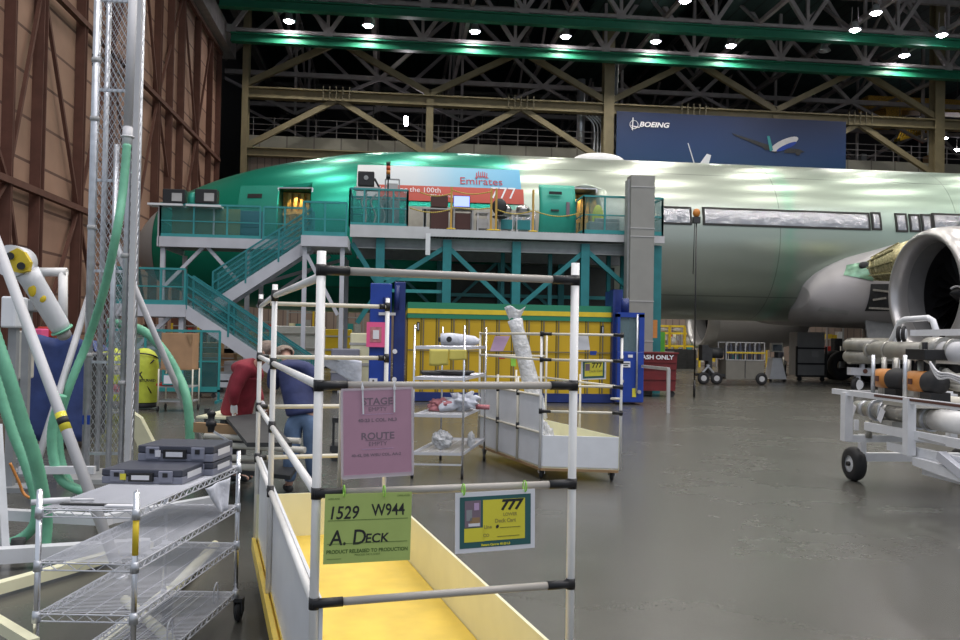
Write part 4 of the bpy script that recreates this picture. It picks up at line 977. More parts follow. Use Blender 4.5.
# far yellow racks and clutter beyond the aircraft
lbl = ['yellow', 'tall yellow']
rk = None
for k, px in enumerate((662, 677, 692, 836, 852, 878)):
    Yv = 52; x = at(px, 340, Yv).x; h_ = 2.6
    lb = ['far yellow rack right beside the grey tower foot', 'far yellow rack above the red bin', 'far yellow rack left of the far engine', 'far yellow rack right of the far grey cabinet', 'far yellow rack left of the near engine', 'far yellow rack below the wing root'][k]
    if rk is None:
        rk = thing('storage_rack', (x, Yv, 0), lb, 'rack', 'yellow racks beyond the aircraft')
        for dx in (-.5, .5): part('upright', MB().beam((x+dx, Yv, 0), (x+dx, Yv, h_), .12), 'yellow_bright', rk)
        for z in (.5, 1.3, 2.1, 2.55): part('shelf', MB().beam((x-.5, Yv, z), (x+.5, Yv, z), .12, .12), 'yellow_bright', rk)
        part('stored_parts', MB().ball((x-.2, Yv+.2, 1.6), (.25, .2, .3)).ball((x+.25, Yv+.2, .85), (.2, .2, .35)).ball((x+.1, Yv+.2, 2.3), (.3, .2, .15)), 'midgrey', rk)
    elif k < 3: dup(rk, (x, Yv, 0), lb)
for k in range(9):
    px = (655, 668, 680, 693, 820, 845, 860, 872, 885)[k]; c = at(px, 345, 48); w_ = random.uniform(.7, 1.4)
    one('far_crate', MB().box(-w_/2, 0, 0, w_/2, .6, .9+.5*random.random()), random.choice(['machine_beige', 'dark', 'grey', 'olive']), (c.x, 48+k*.2, 0), 'distant crate on the floor beyond the belly', 'crate', 'crates beyond the aircraft', bevel=.02)
one('green_barrier', MB().box(-.4, 0, 0, .4, .1, 2.1), mat('bright_green', (.12, .5, .08), .6), (at(658, 335, 46).x, 46, 0), 'bright green upright screen right of the grey tower', 'screen')
random.seed(21)
wheres = ['just right of the tower foot', 'over the red bin', 'left of the far engine', 'below the far engine cowling', 'behind the bottle cart', 'behind the white stand', 'behind the grey cabinet', 'right of the grey cabinet', 'left of the pipe trailer tanks', 'behind the pipe trailer tanks', 'behind the nose stair landing', 'behind the box cart', 'under the upper stair flight', 'behind the lower stair flight', 'behind the stair foot', 'left of the blue mast']
cs_ = ['machine_beige', 'white_board', 'grey', 'yellow', 'cardboard', 'teal_light', 'red', 'galv', 'cream_board']
for k, px in enumerate((659, 673, 688, 708, 735, 775, 800, 835, 856, 880, 150, 185, 222, 262, 300, 350)):
    Yv = 54 if k < 10 else 44; x = at(px, 340, Yv).x; w_ = 1.15 if k < 10 else 1.3; h_ = random.uniform(2.0, 2.9)
    t = thing('shelving_unit', (x, Yv, 0), 'distant loaded shelving unit on the far floor, '+wheres[k], 'shelving')
    for dx in (-w_/2, w_/2): part('upright', MB().beam((x+dx, Yv, 0), (x+dx, Yv, h_), .09), random.choice(['grey', 'truss_grey', 'yellow']), t)
    for i in range(4):
        z_ = .25+i*(h_-.4)/3; part('shelf', MB().box(x-w_/2, Yv-.02, z_, x+w_/2, Yv+.5, z_+.05), 'grey', t)
        if i < 3:
            xx = x-w_/2+.08
            while xx < x+w_/2-.3:
                bw = random.uniform(.15, .4); part('stored_box', MB().box(xx, Yv+.03, z_+.05, min(xx+bw, x+w_/2-.05), Yv+.4, z_+.05+random.uniform(.15, .5)), random.choice(cs_), t); xx += bw+.06
# clutter seen behind the stairs and platform posts
stuff = [(215, 355, 31, 'cardboard', 1.3, .9, 'brown crate beyond the lower stair flight'), (238, 352, 29, 'lightgrey', .9, .7, 'pale grey box at the stair foot'), (345, 372, 24.3, 'case_grey', .8, 1.25, 'grey-blue cabinet left of the blue mast'), (362, 366, 24.5, 'cream_board', .7, 1.7, 'cream shelving unit beside the blue mast'), (300, 340, 40, 'white_board', 2.2, 2.0, 'white partition far behind the stairs'), (265, 335, 41, 'amber', 1.5, 1.7, 'yellow-brown rack far behind the stairs'), (335, 335, 42, 'yellow', 1.6, 1.9, 'yellow cabinet far behind the stairs'), (200, 340, 38, 'wood', 1.8, 1.2, 'wooden crate far behind the stair landing'), (150, 345, 34, 'machine_beige', 1.4, 1.4, 'beige machine under the stair landing')]
for px, py, Yv, m_, w_, h_, lb in stuff:
    c = at(px, py, Yv); t = thing('storage_unit', (c.x, Yv, 0), lb, 'storage')
    part('body', MB().box(c.x-w_/2, Yv, .1, c.x+w_/2, Yv+.7, h_), m_, t, bevel=.03)
    part('shelf_line', MB().box(c.x-w_/2-.02, Yv-.02, h_*.45, c.x+w_/2+.02, Yv, h_*.5).box(c.x-w_/2-.02, Yv-.02, h_*.8, c.x+w_/2+.02, Yv, h_*.84), 'midgrey', t)
    part('plinth', MB().box(c.x-w_/2+.05, Yv+.05, 0, c.x+w_/2-.05, Yv+.6, .1), 'dark', t)
#PART2
def crumple(mb, k_=.22, f_=9, seed=0):
    c_ = sum(mb.v, V((0, 0, 0)))/len(mb.v)
    for v in mb.v:
        d_ = v-c_; e_ = k_*noise.noise(v*f_+V((seed, 0, 0)))+k_*.6*noise.noise(v*f_*3); v += V((d_.x*e_, d_.y*e_, d_.z*e_))
        v.z = max(v.z, .002)
    return mb
# ================================================================== NEAR PIPE CART
HD = radians(-11.7); D = V((sin(HD), cos(HD), 0)); P = V((cos(HD), -sin(HD), 0))
base = cpt(318, 420, 2.65); base.z = 0
def C(u, v, z): return base+P*u+D*v+Z*z
CW, CL = .865, 3.21
t = thing('pipe_cart', C(CW/2, CL/2, 0), 'large white pipe-framed cart with yellow plywood floor in the foreground', 'cart')
part('floor_board', MB().fbox(C(CW/2, CL/2, .25), P, D, Z, CW/2-.01, CL/2, .035), 'plywood_yellow', t)
part('base_edge', MB().fbox(C(-.012, CL/2, .2), P, D, Z, .012, CL/2+.01, .08).fbox(C(CW/2, CL/2, .19), P, D, Z, CW/2, CL/2, .06), 'plywood_yellow', t)
part('side_board', MB().fbox(C(CW+.0, CL/2, .27), P, D, Z, .007, CL/2, .285), 'cream_board', t, label='low cream right side board')
part('side_board', MB().fbox(C(.022, CL/2, .27), P, D, Z, .006, CL/2, .55), 'white_board', t, label='tall white left side board')
part('end_board', MB().fbox(C(CW/2, CL-.02, .27), P, D, Z, CW/2, .008, .30), 'cream_board', t)
for u, v, lb in ((0, 0, 0), (CW, 0, 0), (0, 1.95, 0), (0, CL, 0), (CW, CL, 0)):
    part('post', MB().cyl(C(u, v, .2), C(u, v, 1.91), .0145, 16), 'white_pipe', t)
HZ = [1.85, 1.49, 1.155, .815]
for z in HZ:
    part('rail', MB().cyl(C(.015, -.006, z), C(CW-.015, -.006, z), .0128, 16), 'beige_pipe', t)
    for u, s in ((0, 1), (CW, -1)):
        part('pipe_joint', MB().cyl(C(u-s*.008, -.006, z), C(u+s*.088, -.006, z), .0152, 16).cyl(C(u, 0, z-.018), C(u, 0, z+.018), .0168, 16), 'black', t)
for z, z2 in zip(HZ, HZ):
    part('rail', MB().cyl(C(0, CL, z), C(CW, CL, z), .0145, 12), 'cream_pipe', t)
    for u in (0, CW): part('pipe_joint', MB().cyl(C(u-.02, CL, z), C(u+(.06 if u == 0 else -.06), CL, z), .019, 12).cyl(C(u, CL, z-.03), C(u, CL, z+.03), .019, 12), 'black', t)
for i, z in enumerate(HZ):
    part('rail', MB().cyl(C(-.0, .0, z-(.0 if i else .02)), C(0, 1.95, z), .0145, 12).cyl(C(0, 1.95, z), C(0, CL, z-.02 if i == 0 else z), .0145, 12), 'white_pipe', t)
    part('pipe_joint', MB().cyl(C(0, 1.95, z-.03), C(0, 1.95, z+.03), .0185, 12).cyl(C(0, 1.90, z), C(0, 2.0, z), .0185, 12), 'black', t)
part('post', MB().cyl(C(.075, 0.02, 1.17), C(.075, .02, 1.48), .008, 10), 'cream_pipe', t)
for u, v in ((.08, .15), (CW-.08, .15), (.08, CL-.15), (CW-.08, CL-.15)):
    w_ = part('caster', MB().torus(C(u, v, .065), P, .04, .024, 20, 8).cyl(C(u-.01, v, .065), C(u+.01, v, .065), .045, 16), 'rubber', t)
    part('fork', MB().fbox(C(u-.03, v, .06), P, D, Z, .003, .02, .13).fbox(C(u+.03, v, .06), P, D, Z, .003, .02, .13).fbox(C(u, v, .17), P, D, Z, .035, .03, .02), 'galv', w_)
# cards hanging from its front rails
NF = D; PF = C(0, -.035, 0)
def card(px):       # [tl, tr, br, bl] corners in the plane of the rails -> frame
    tl, tr, br, bl_ = [hit(*q, PF, NF) for q in px]
    ex = (tr-tl); w = ex.length; ex.normalize(); ey = (tl-bl_); ey = (ey-ex*ey.dot(ex)); h = ey.length; ey.normalize()
    return bl_+(tl-bl_-ey*h)*0, ex, ey, w, h, ex.cross(ey)
def hang(name, px, m_, label, lip=.004):
    o, ex, ey, w, h, nz = card(px)
    t = thing(name, o+ex*w/2, label, 'sign')
    part('card', MB().fbox(o+ex*w/2+ey*h/2-nz*.001, ex, ey, nz, w/2, h/2, .002), m_, t)
    return t, o, ex, ey, w, h, nz
t, o, ex, ey, w, h, nz = hang('route_card', ((341, 390), (410, 388), (413, 473), (343, 477.5)), 'pink_paper', 'pink stage and route card in a clear sleeve hanging from the cart rail')
def tx(s, fx, fy_, sz, mb, **k): return text_mb(s, o+ex*w*fx+ey*h*fy_+nz*.0016, ex, ey, sz, mb=mb, **k)
mb = MB(); tx('STAGE', .5, .855, .030, mb, bold=.0006, sx=1.1); tx('EMPTY', .5, .765, .018, mb, sx=1.1); tx('40-23 L COL. NL3', .5, .64, .014, mb, bold=.0004, sx=1.15)
tx('ROUTE', .5, .455, .030, mb, bold=.0006, sx=1.1); tx('EMPTY', .5, .365, .018, mb, sx=1.1); tx('40-42, DR W/SU COL. AA-2', .48, .24, .012, mb, bold=.0003, sx=1.1)
for fy_, a_, b_ in ((.81, .34, .66), (.41, .34, .66)): mb.fbox(o+ex*w*.5+ey*h*fy_+nz*.0012, ex, ey, nz, w*.18, .0007, .0006)
part('lettering', mb, 'ink_grey', t)
mb = MB()
for fy_ in (.71, .31): mb.fbox(o+ex*w*.5+ey*h*fy_+nz*.0012, ex, ey, nz, w*.23, .0006, .0004)
part('rule_line', mb, 'lilac_paper', t)
sl = MB(); 
for a_, b_, c_, d_ in ((.5, 0, .5, .006), (.5, 1, .5, .004)): sl.fbox(o+ex*w*a_+ey*h*b_, ex, ey, nz, w*.52, d_, .002)
sl.fbox(o+ex*w*-.01+ey*h*.5, ex, ey, nz, .004, h/2, .002).fbox(o+ex*w*1.01+ey*h*.5, ex, ey, nz, .004, h/2, .002)
part('clear_sleeve', sl, mat('sleeve', (.75, .68, .74), .15, alpha=.5), t)
for px in ((362, 388, 363, 414), (394, 388, 394, 412)):
    a_, b_ = hit(px[0], px[1]-6, PF, NF)-D*.006, hit(px[2], px[3], PF, NF)-D*.006
    part('cable_tie', MB().beam(a_, b_, .005, .002, up=D).fbox(hit(px[0], px[1], PF, NF)-D*.008, ex, ey, nz, .004, .005, .004), 'paper', t)
t, o, ex, ey, w, h, nz = hang('work_card', ((320, 494.5), (407, 492), (409, 560), (323, 564.5)), 'green_card', 'lime green handwritten card hanging from the cart rail at the left')
mb = MB()
tx('1529', .21, .72, .056, mb, align='CENTER', bold=.0008, shear=.15, sx=.85); tx('W944', .73, .745, .052, mb, bold=.0008, shear=-.05, sx=.8)
tx('A. D', .27, .36, .066, mb, bold=.0008, shear=.1, sx=.9); tx('ECK', .60, .34, .040, mb, bold=.0008, shear=.1)
part('handwriting', mb, 'ink', t)
mb = MB(); mb.fbox(o+ex*w*.5+ey*h*.62+nz*.0012, ex, ey, nz, w*.46, .0006, .0006); mb.fbox(o+ex*w*.5+ey*h*.285+nz*.0012, ex, ey, nz, w*.46, .0006, .0006); mb.fbox(o+ex*w*.12+ey*h*.07+nz*.0012, ex, ey, nz, w*.08, .0004, .0006)
tx('PRODUCT RELEASED TO PRODUCTION', .5, .17, .0155, mb, bold=.0004, sx=.92); tx('PROCESS DATA SHEET', .5, .115, .008, mb)
tx('AIRPLANE', .1, .93, .008, mb); tx('OPERATOR', .9, .95, .008, mb); part('lettering', mb, mat('ink_green', (.06, .12, .02), .6), t)
for px in (344, 384):
    a_ = hit(px, 498, PF, NF); part('cable_tie', MB().torus(a_+Z*.022, P, .017, .002, 16, 6), 'lime', t)
t, o, ex, ey, w, h, nz = hang('cart_identity_sign', ((458, 493), (537.5, 488.5), (534.5, 548), (455, 554)), 'paper', 'yellow 777 sign with dark green border and white edge hanging from the cart rail')
part('green_border', MB().fbox(o+ex*w*.5+ey*h*.5+nz*.0008, ex, ey, nz, w*.445, h*.425, .001), 'sign_green', t)
part('yellow_field', MB().fbox(o+ex*w*.605+ey*h*.52+nz*.0014, ex, ey, nz, w*.265, h*.34, .001).fbox(o+ex*w*.235+ey*h*.29+nz*.0014, ex, ey, nz, w*.125, h*.115, .001), 'yellow_card', t)
def tx2(s, fx, fy_, sz, mb, **k): return text_mb(s, o+ex*w*fx+ey*h*fy_+nz*.0030, ex, ey, sz, mb=mb, **k)
mb = MB(); tx2('777', .69, .755, .046, mb, bold=.0022, shear=.2, sx=1.05); tx2('#', .52, .41, .014, mb, bold=.001)
mb.fbox(o+ex*w*.68+ey*h*.385+nz*.0028, ex, ey, nz, w*.13, .0006, .0006).fbox(o+ex*w*.66+ey*h*.24+nz*.0028, ex, ey, nz, w*.14, .0006, .0006)
part('lettering', mb, 'ink', t)
mb = MB(); tx2('LOWER', .68, .60, .014, mb, bold=.0006); tx2('Deck Cart', .62, .50, .017, mb, bold=.0008); tx2('Line', .40, .41, .016, mb, bold=.0006); tx2('CO', .38, .27, .014, mb, bold=.0006)
part('grey_lettering', mb, 'ink_olive', t)
mb = MB(); tx2('Return Cart to 40-23 L3', .5, .115, .010, mb, bold=.0006); part('footer_lettering', mb, 'yellow_card', t)
ph = MB(); ph.fbox(o+ex*w*.215+ey*h*.64+nz*.0020, ex, ey, nz, w*.10, h*.22, .0006); ph.cur = 1
ph.fbox(o+ex*w*.17+ey*h*.62+nz*.0026, ex, ey, nz, w*.035, h*.09, .0005); ph.cur = 2; ph.fbox(o+ex*w*.24+ey*h*.52+nz*.0026, ex, ey, nz, w*.06, h*.06, .0005)
ph.cur = 3; ph.fbox(o+ex*w*.23+ey*h*.46+nz*.003, ex, ey, nz, w*.07, h*.025, .0005); ph.cur = 4; ph.fbox(o+ex*w*.26+ey*h*.76+nz*.0026, ex, ey, nz, w*.03, h*.06, .0005)
part('photo', ph, ['ink_grey', 'grey', 'wood', 'paper', 'lilac_paper'], t)
for fx in (.1, .87):
    a_ = o+ex*w*fx+ey*h*.96; part('cable_tie', MB().torus(a_+Z*.018-D*-.0, P, .018, .002, 16, 6).beam(a_+nz*.003, a_+nz*.003+Z*.03, .003), 'lime', t)

# ================================================================== WIRE SHELF CART (left foreground)
FRp = cpt(135, 560, 3.6); FLp = cpt(38, 560, 3.6); BRp = cpt(237, 530, 4.87)
for q in (FRp, FLp, BRp): q.z = 0
BLp = FLp+BRp-FRp
ux = (FRp-FLp).normalized(); uy = (BRp-FRp); LL = uy.length; uy.normalize(); WW = (FRp-FLp).length
t = thing('wire_shelf_cart', (FLp+BRp)/2, 'chrome wire shelf cart on casters in the left foreground', 'cart')
for q, top in ((FLp, .965), (FRp, .965), (BLp, .965), (BRp, .965)):
    part('post', MB().cyl(q+Z*.13, q+Z*top, .0125, 16).ball(q+Z*top, (.0125, .0125, .008), 12, 6), 'chrome', t)
for z in (.885, .66, .445, .165):
    mb = MB(); o_ = FLp
    W = lambda a_, b_, zz: FLp+ux*a_+uy*b_+Z*zz
    if z == .165: pass
    k = int(LL/.019)
    for i in range(1, k):
        mb.tube([W(0, LL*i/k, z+.004), W(WW, LL*i/k, z+.004)], .0018, 4, False)
    for i in range(5): mb.tube([W(WW*i/4, 0, z), W(WW*i/4, LL, z)], .0028, 5, False)
    for zz in (z, z-.03):
        for a_, b_ in (((0, 0), (WW, 0)), ((WW, 0), (WW, LL)), ((WW, LL), (0, LL)), ((0, LL), (0, 0))):
            mb.tube([W(*a_, zz), W(*b_, zz)], .0035, 6, False)
    for (a_, b_, nn) in (((0, 0), (WW, 0), 10), ((WW, 0), (WW, LL), 34), ((WW, LL), (0, LL), 10), ((0, LL), (0, 0), 34)):
        pts = [V(W(a_[0]+(b_[0]-a_[0])*i/nn, a_[1]+(b_[1]-a_[1])*i/nn, z if i % 2 else z-.03)) for i in range(nn+1)]
        for i in range(nn): mb.beam(pts[i], pts[i+1], .0045, .003)
    s_ = part('wire_shelf', mb, 'wire', t)
    cm = MB()
    for q in (FLp, FRp, BLp, BRp): cm.cyl(q+Z*(z-.035), q+Z*(z+.012), .0185, 14, .0165)
    part('shelf_collar', cm, 'galv', s_)
# guard wire ledge on the bottom shelf
mb = MB()
for i in range(4): mb.tube([W(WW*.25+i*.05, .1, .175+.0), W(WW*.25+i*.05, LL*.95, .175)], .003, 5)
for bq in (.45, 1.05):
    mb.tube(catmull([W(WW*.9, bq, .17), W(WW*.9, bq, .25), W(WW*.9, bq+.05, .27), W(WW*.9, bq+.06, .2), W(WW*.9, bq+.06, .17)], 6), .0035, 6)
part('wire_guard', mb, 'wire', t)
part('yellow_tape', MB().cyl(FRp+Z*.70, FRp+Z*.86, .0135, 12), 'yellow_bright', t)
for q in (FLp, FRp, BLp, BRp):
    w_ = part('caster', MB().torus(q+Z*.055+ux*.02, ux, .037, .018, 20, 8).cyl(q+ux*.01+Z*.055, q+ux*.03+Z*.055, .037, 16), 'rubber', t)
    part('fork', MB().fbox(q+Z*.05, ux, uy, Z, .003, .022, .07).fbox(q+ux*.042+Z*.05, ux, uy, Z, .003, .022, .07).fbox(q+Z*.115+ux*.02, ux, uy, Z, .026, .024, .02), 'dark', w_)
# flat transit cases on the top shelf
def case(uc, vc, zb, lw, ll, hh, lb, lm='yellow_card', rot=0):
    c_ = W(uc, vc, zb); ex_ = (ux*cos(rot)+uy*sin(rot)); ey_ = (uy*cos(rot)-ux*sin(rot))
    t = thing('transit_case', c_, lb, 'case')
    part('lower_shell', MB().fbox(c_, ex_, ey_, Z, lw/2, ll/2, hh*.5), 'case_grey', t, bevel=.006)
    part('lid', MB().fbox(c_+Z*hh*.52, ex_, ey_, Z, lw/2, ll/2, hh*.46), 'case_dark', t, bevel=.006)
    f0 = c_-ey_*(ll/2+.004)
    for a_ in (-.3, .3): l_ = part('latch', MB().fbox(f0+ex_*lw*a_+Z*hh*.15, ex_, ey_, Z, .035, .006, hh*.75), 'case_grey', t, bevel=.003); part('keeper', MB().fbox(f0-ey_*.007+ex_*lw*a_+Z*hh*.5, ex_, ey_, Z, .012, .003, hh*.28), 'black', l_)
    part('handle', MB().fbox(f0-ey_*.004+Z*hh*.2, ex_, ey_, Z, lw*.15, .008, hh*.55), 'black', t); part('label_plate', MB().fbox(f0-ey_*.013+Z*hh*.32, ex_, ey_, Z, lw*.11, .001, hh*.3), 'paper', t)
    g0 = c_+ex_*(lw/2+.003); part('side_label', MB().fbox(g0+Z*hh*.3, ex_, ey_, Z, .001, ll*.3, hh*.4), 'paper', t)
    part('sticker', MB().fbox(f0-ey_*.007+ex_*lw*-.22+Z*hh*.3, ex_, ey_, Z, .014, .002, hh*.4), lm, t)
# camera-fitted sizes: front case at 3/5 of the shelf length, rear pair behind it
case(WW*.38, .76, .890, .40, .30, .075, 'flat grey case with yellow sticker at the front of the top shelf')
case(WW*.50, 1.04, .890, .40, .30, .07, 'flat grey case, lower of the rear stacked pair', 'paper'); case(WW*.50, 1.04, .962, .40, .30, .085, 'flat grey case, upper of the rear stacked pair', 'paper')
c_ = W(.10, .10, .895); one('white_wand', MB().tube([(-.17, -.04, .01), (-.10, -.01, .012), (-.03, .02, .01)], .013, 10).tube([(-.03, .02, .01), (.06, .05, .006)], .006, 8), 'white_paint', c_, 'white rod lying across the front of the top wire shelf', 'rod')
one('black_strip', MB().fbox((0, 0, 0), ux, uy, Z, .15, .012, .006), 'dark', W(.2, .075, .893), 'black strip lying behind the white rod on the top shelf', 'strip')
one('cream_strip', MB().fbox((0, 0, 0), ux, uy, Z, .07, .018, .008), 'paper', W(WW*.8, .05, .893), 'pale strip at the right front corner of the top shelf', 'strip')
c_ = W(WW+.012, LL*.70, .855); one('hanging_sheet', MB().grid(lambda a_, b_: uy*(-.18+.36*a_*(1-.7*b_)+.22*b_)+ux*(.008*sin(9*a_)+.01)+Z*(-.17*b_), 12, 10), 'cloth_white', c_, 'white sheet hanging off the right edge of the top wire shelf', 'sheet', solid=.002)

# ================================================================== CENTRE WIRE RACK
q0, q1 = fl(412, 478), fl(462, 479); ax_ = (q1-q0); ww = ax_.length; ax_.normalize(); ay_ = V((-ax_.y, ax_.x, 0)); dd = 1.15
q3 = fl(484, 461); ay_ = (q3-q1); dd = ay_.length; ay_.normalize()
R_ = lambda a_, b_, z: q0+ax_*ww*a_+ay_*dd*b_+Z*z
t = thing('wire_rack', R_(.5, .5, 0), 'chrome wire rack on casters holding bundles before the yellow container', 'rack')
for a_ in (0, 1):
    for b_ in (0, 1): 
        part('post', MB().cyl(R_(a_, b_, .1), R_(a_, b_, 1.78), .013, 12), 'chrome', t); part('caster', MB().cyl(R_(a_, b_, .05)-ax_*.015, R_(a_, b_, .05)+ax_*.015, .05, 14), 'rubber', t)
for z in (1.53, 1.17, .74, .30):
    mb = MB()
    for i in range(26): mb.tube([R_(0, i/25, z), R_(1, i/25, z)], .002, 4, False)
    for i in range(5): mb.tube([R_(i/4, 0, z-.005), R_(i/4, 1, z-.005)], .003, 4, False)
    for e_ in ((0, 0, 1, 0), (1, 0, 1, 1), (1, 1, 0, 1), (0, 1, 0, 0)):
        mb.beam(R_(e_[0], e_[1], z-.015), R_(e_[2], e_[3], z-.015), .01, .035)
    part('wire_shelf', mb, 'wire', t)
part('bumper', MB().beam(R_(0, 0, .16), R_(1, 0, .16), .012, .02), 'wire', t)
c = R_(.62, .5, 1.54); t = thing('plastic_roll', c, 'white wrapped roll lying on the top of the centre wire rack', 'roll')
part('wrap', MB().tube([c-ax_*.22+Z*.07, c-ax_*.1+Z*.075, c+ax_*.05+Z*.07, c+ax_*.2+Z*.06, c+ax_*.26+Z*.05], .07, 16, True, [.075, .08, .07, .06, .03]), 'cloth_white', t); part('core', MB().cyl(c-ax_*.225+Z*.07-ay_*.02, c-ax_*.20+Z*.07-ay_*.04, .035, 14).cyl(c-ax_*.1-ay_*.085+Z*.075, c-ax_*.1-ay_*.075+Z*.075, .035, 14), 'dark', t)
for a_, w_, h_, lb in ((.5, .11, .19, 'larger yellow paper hanging under the top rack shelf'), (.88, .10, .12, 'smaller yellow paper hanging under the top rack shelf')):
    one('yellow_note', MB().grid(lambda u, v: ax_*(w_*(2*u-1))+Z*(-h_*v*(1+.03*sin(5*u)))-ay_*(.02+.012*sin(3*u+v)), 8, 6), 'yellow_paper', R_(a_, 0, 1.50), lb, 'paper', solid=.001)
one('dark_tray', MB().lathe((0, 0, 0), Z, [(0, .2), (.0, .0)], 24).lathe((0, 0, 0), Z, [(0, .18), (.03, .24), (.05, .25), (.045, .23), (.01, .17)], 28), 'tray', R_(.6, .4, 1.18), 'round black tray on the second shelf of the centre rack', 'tray')
one('flat_box', MB().box(-.15, -.2, 0, .15, .2, .04), 'dark', R_(.15, .4, 1.18), 'flat black case on the second shelf of the centre rack', 'case', bevel=.01)
one('white_bundle', crumple(MB().ball((0, 0, .09), (.20, .2, .10), 34, 22).ball((.12, -.1, .13), (.1, .12, .08), 24, 16), .9), 'cloth_white', R_(.72, .35, .75), 'white cloth bundle on the third shelf of the centre rack', 'cloth')
one('pink_bundle', crumple(MB().ball((0, 0, .06), (.15, .14, .07), 34, 20), .9, seed=4), 'cloth_pink', R_(.38, .3, .75), 'pink cloth bundle left of the white bundle on the rack', 'cloth')
one('dark_roll', MB().cyl((-.08, 0, .09), (.06, 0, .09), .06, 16).cyl((.04, 0, .04), (.2, -.05, .04), .03, 12), 'cloth_pink', R_(1.0, .4, .75), 'dark red roll at the right end of the third rack shelf', 'roll')
def bag(nm, loc, r, lb, m_='plastic_film'):
    mb = MB(); mb.ball((0, 0, 0), r, 34, 22)
    for v in mb.v:
        w_ = V((v.x/r[0], v.y/r[1], v.z/r[2])); k_ = .82+.30*noise.noise(w_*2.2+V((len(lb), 0, 0)))+.22*abs(noise.noise(w_*5.5)); v *= k_; v.z = max(v.z, -r[2]*.72); v.z += r[2]*.72
    mb.sm = [False]*len(mb.f)
    one(nm, mb, m_, loc, lb, 'plastic bag')
bag('plastic_bag', R_(.45, .25, .305), (.13, .13, .13), 'crumpled clear plastic bag on the bottom shelf of the centre rack')
bag('plastic_bag', R_(1.0, .35, .305), (.05, .06, .12), 'upright narrow clear bag beside the crumpled one')

# ================================================================== LONG WHITE TUB CART
q0, q1, q2 = fl(541, 480), fl(606, 482), fl(482, 456); q1 = q0+(q1-q0)
ax_ = (q1-q0); ww = ax_.length+.14; ax_.normalize(); ay_ = (q2-q0); dd = ay_.length+.1; ay_.normalize(); q0 = q0-ax_*.0
T_ = lambda a_, b_, z: q0+ax_*ww*a_+ay_*dd*b_+Z*z
t = thing('tub_cart', T_(.5, .5, 0), 'long white tub cart with cream pipe frame in front of the yellow container', 'cart')
def slab(p_, q_, z0, z1, th=.012): return MB().prism([p_+Z*z0, q_+Z*z0, q_+Z*z1, p_+Z*z1], (ay_ if abs((q_-p_).normalized().dot(ay_)) < .5 else ax_)*th)
part('end_panel', slab(T_(0, 0, 0), T_(1, 0, 0), .14, .52), 'white_board', t, bevel=.004); part('end_panel', slab(T_(0, 1, 0), T_(1, 1, 0), .14, .52), 'white_board', t)
part('side_panel', slab(T_(0, 0, 0), T_(0, 1, 0), .14, .98), 'white_board', t); part('side_panel', slab(T_(1, 0, 0), T_(1, 1, 0), .14, .52), 'cream_board', t)
part('tub_floor', MB().prism([T_(0, 0, .14), T_(1, 0, .14), T_(1, 1, .14), T_(0, 1, .14)], (0, 0, .02)), 'cream_board', t); part('base_edge', MB().beam(T_(0, 0, .125), T_(0, 1, .125), .03).beam(T_(0, 0, .125), T_(1, 0, .125), .03), 'wood', t)
hts = [1.70, 1.40, 1.10, .80]
posts = [(0, 0, 1.72), (1, 0, 1.72), (0, .33, 1.16), (0, .66, 1.16), (0, 1, 1.72), (1, 1, 1.72), (1, .5, 1.2), (.55, 1, 1.2)]
for a_, b_, z in posts:
    part('post', MB().cyl(T_(a_, b_, .14)-ax_*.02*(1-2*a_), T_(a_, b_, z)-ax_*.02*(1-2*a_), .0145, 12), 'white_pipe' if b_ == 0 else 'cream_pipe', t)
for z in hts:
    part('rail', MB().cyl(T_(0, 0, z)-ay_*.02, T_(1, 0, z)-ay_*.02, .0145, 12), 'cream_pipe', t); part('rail', MB().cyl(T_(0, 1, z), T_(1, 1, z), .0145, 12), 'cream_pipe', t)
    for a_ in (0, 1): part('pipe_joint', MB().cyl(T_(a_, 0, z)-ay_*.02-ax_*.03*(1-2*a_)*1, T_(a_, 0, z)-ay_*.02+ax_*.09*(1-2*a_), .02, 12).cyl(T_(a_, 0, z-.03)-ax_*.02*(1-2*a_), T_(a_, 0, z+.03)-ax_*.02*(1-2*a_), .02, 12), 'black', t)
for z in (1.70, 1.40, .98, .55): part('rail', MB().cyl(T_(0, 0, z)-ax_*.02, T_(0, 1, z if z < 1.5 else 1.70)-ax_*.02, .0145, 12), 'cream_pipe', t)
part('rail', MB().cyl(T_(1, 0, 1.10)+ax_*.02, T_(1, 1, 1.1)+ax_*.02, .0145, 12), 'cream_pipe', t)
for b_ in (.33, .66): part('pipe_joint', MB().cyl(T_(0, b_, .52)-ax_*.02, T_(0, b_, .6)-ax_*.02, .02, 12).cyl(T_(0, b_, .94)-ax_*.02, T_(0, b_, 1.02)-ax_*.02, .02, 12), 'black', t)
part('handle_frame', MB().tube([T_(1, .1, .95)+ax_*.12, T_(1, .1, .3)+ax_*.12], .0145, 10).cyl(T_(1, .1, .95)+ax_*.12, T_(1, .1, .95), .0145, 10), 'cream_pipe', t)
for a_, b_ in ((.04, .04), (.96, .04), (.04, .96), (.96, .96)):
    c = T_(a_, b_, .065); w_ = part('caster', MB().torus(c, ax_, .042, .022, 20, 8).cyl(c-ax_*.012, c+ax_*.012, .045, 14), 'rubber', t); part('fork', MB().fbox(c-ax_*.028, ax_, ay_, Z, .003, .025, .075).fbox(c+ax_*.028, ax_, ay_, Z, .003, .025, .075), 'chrome', w_)
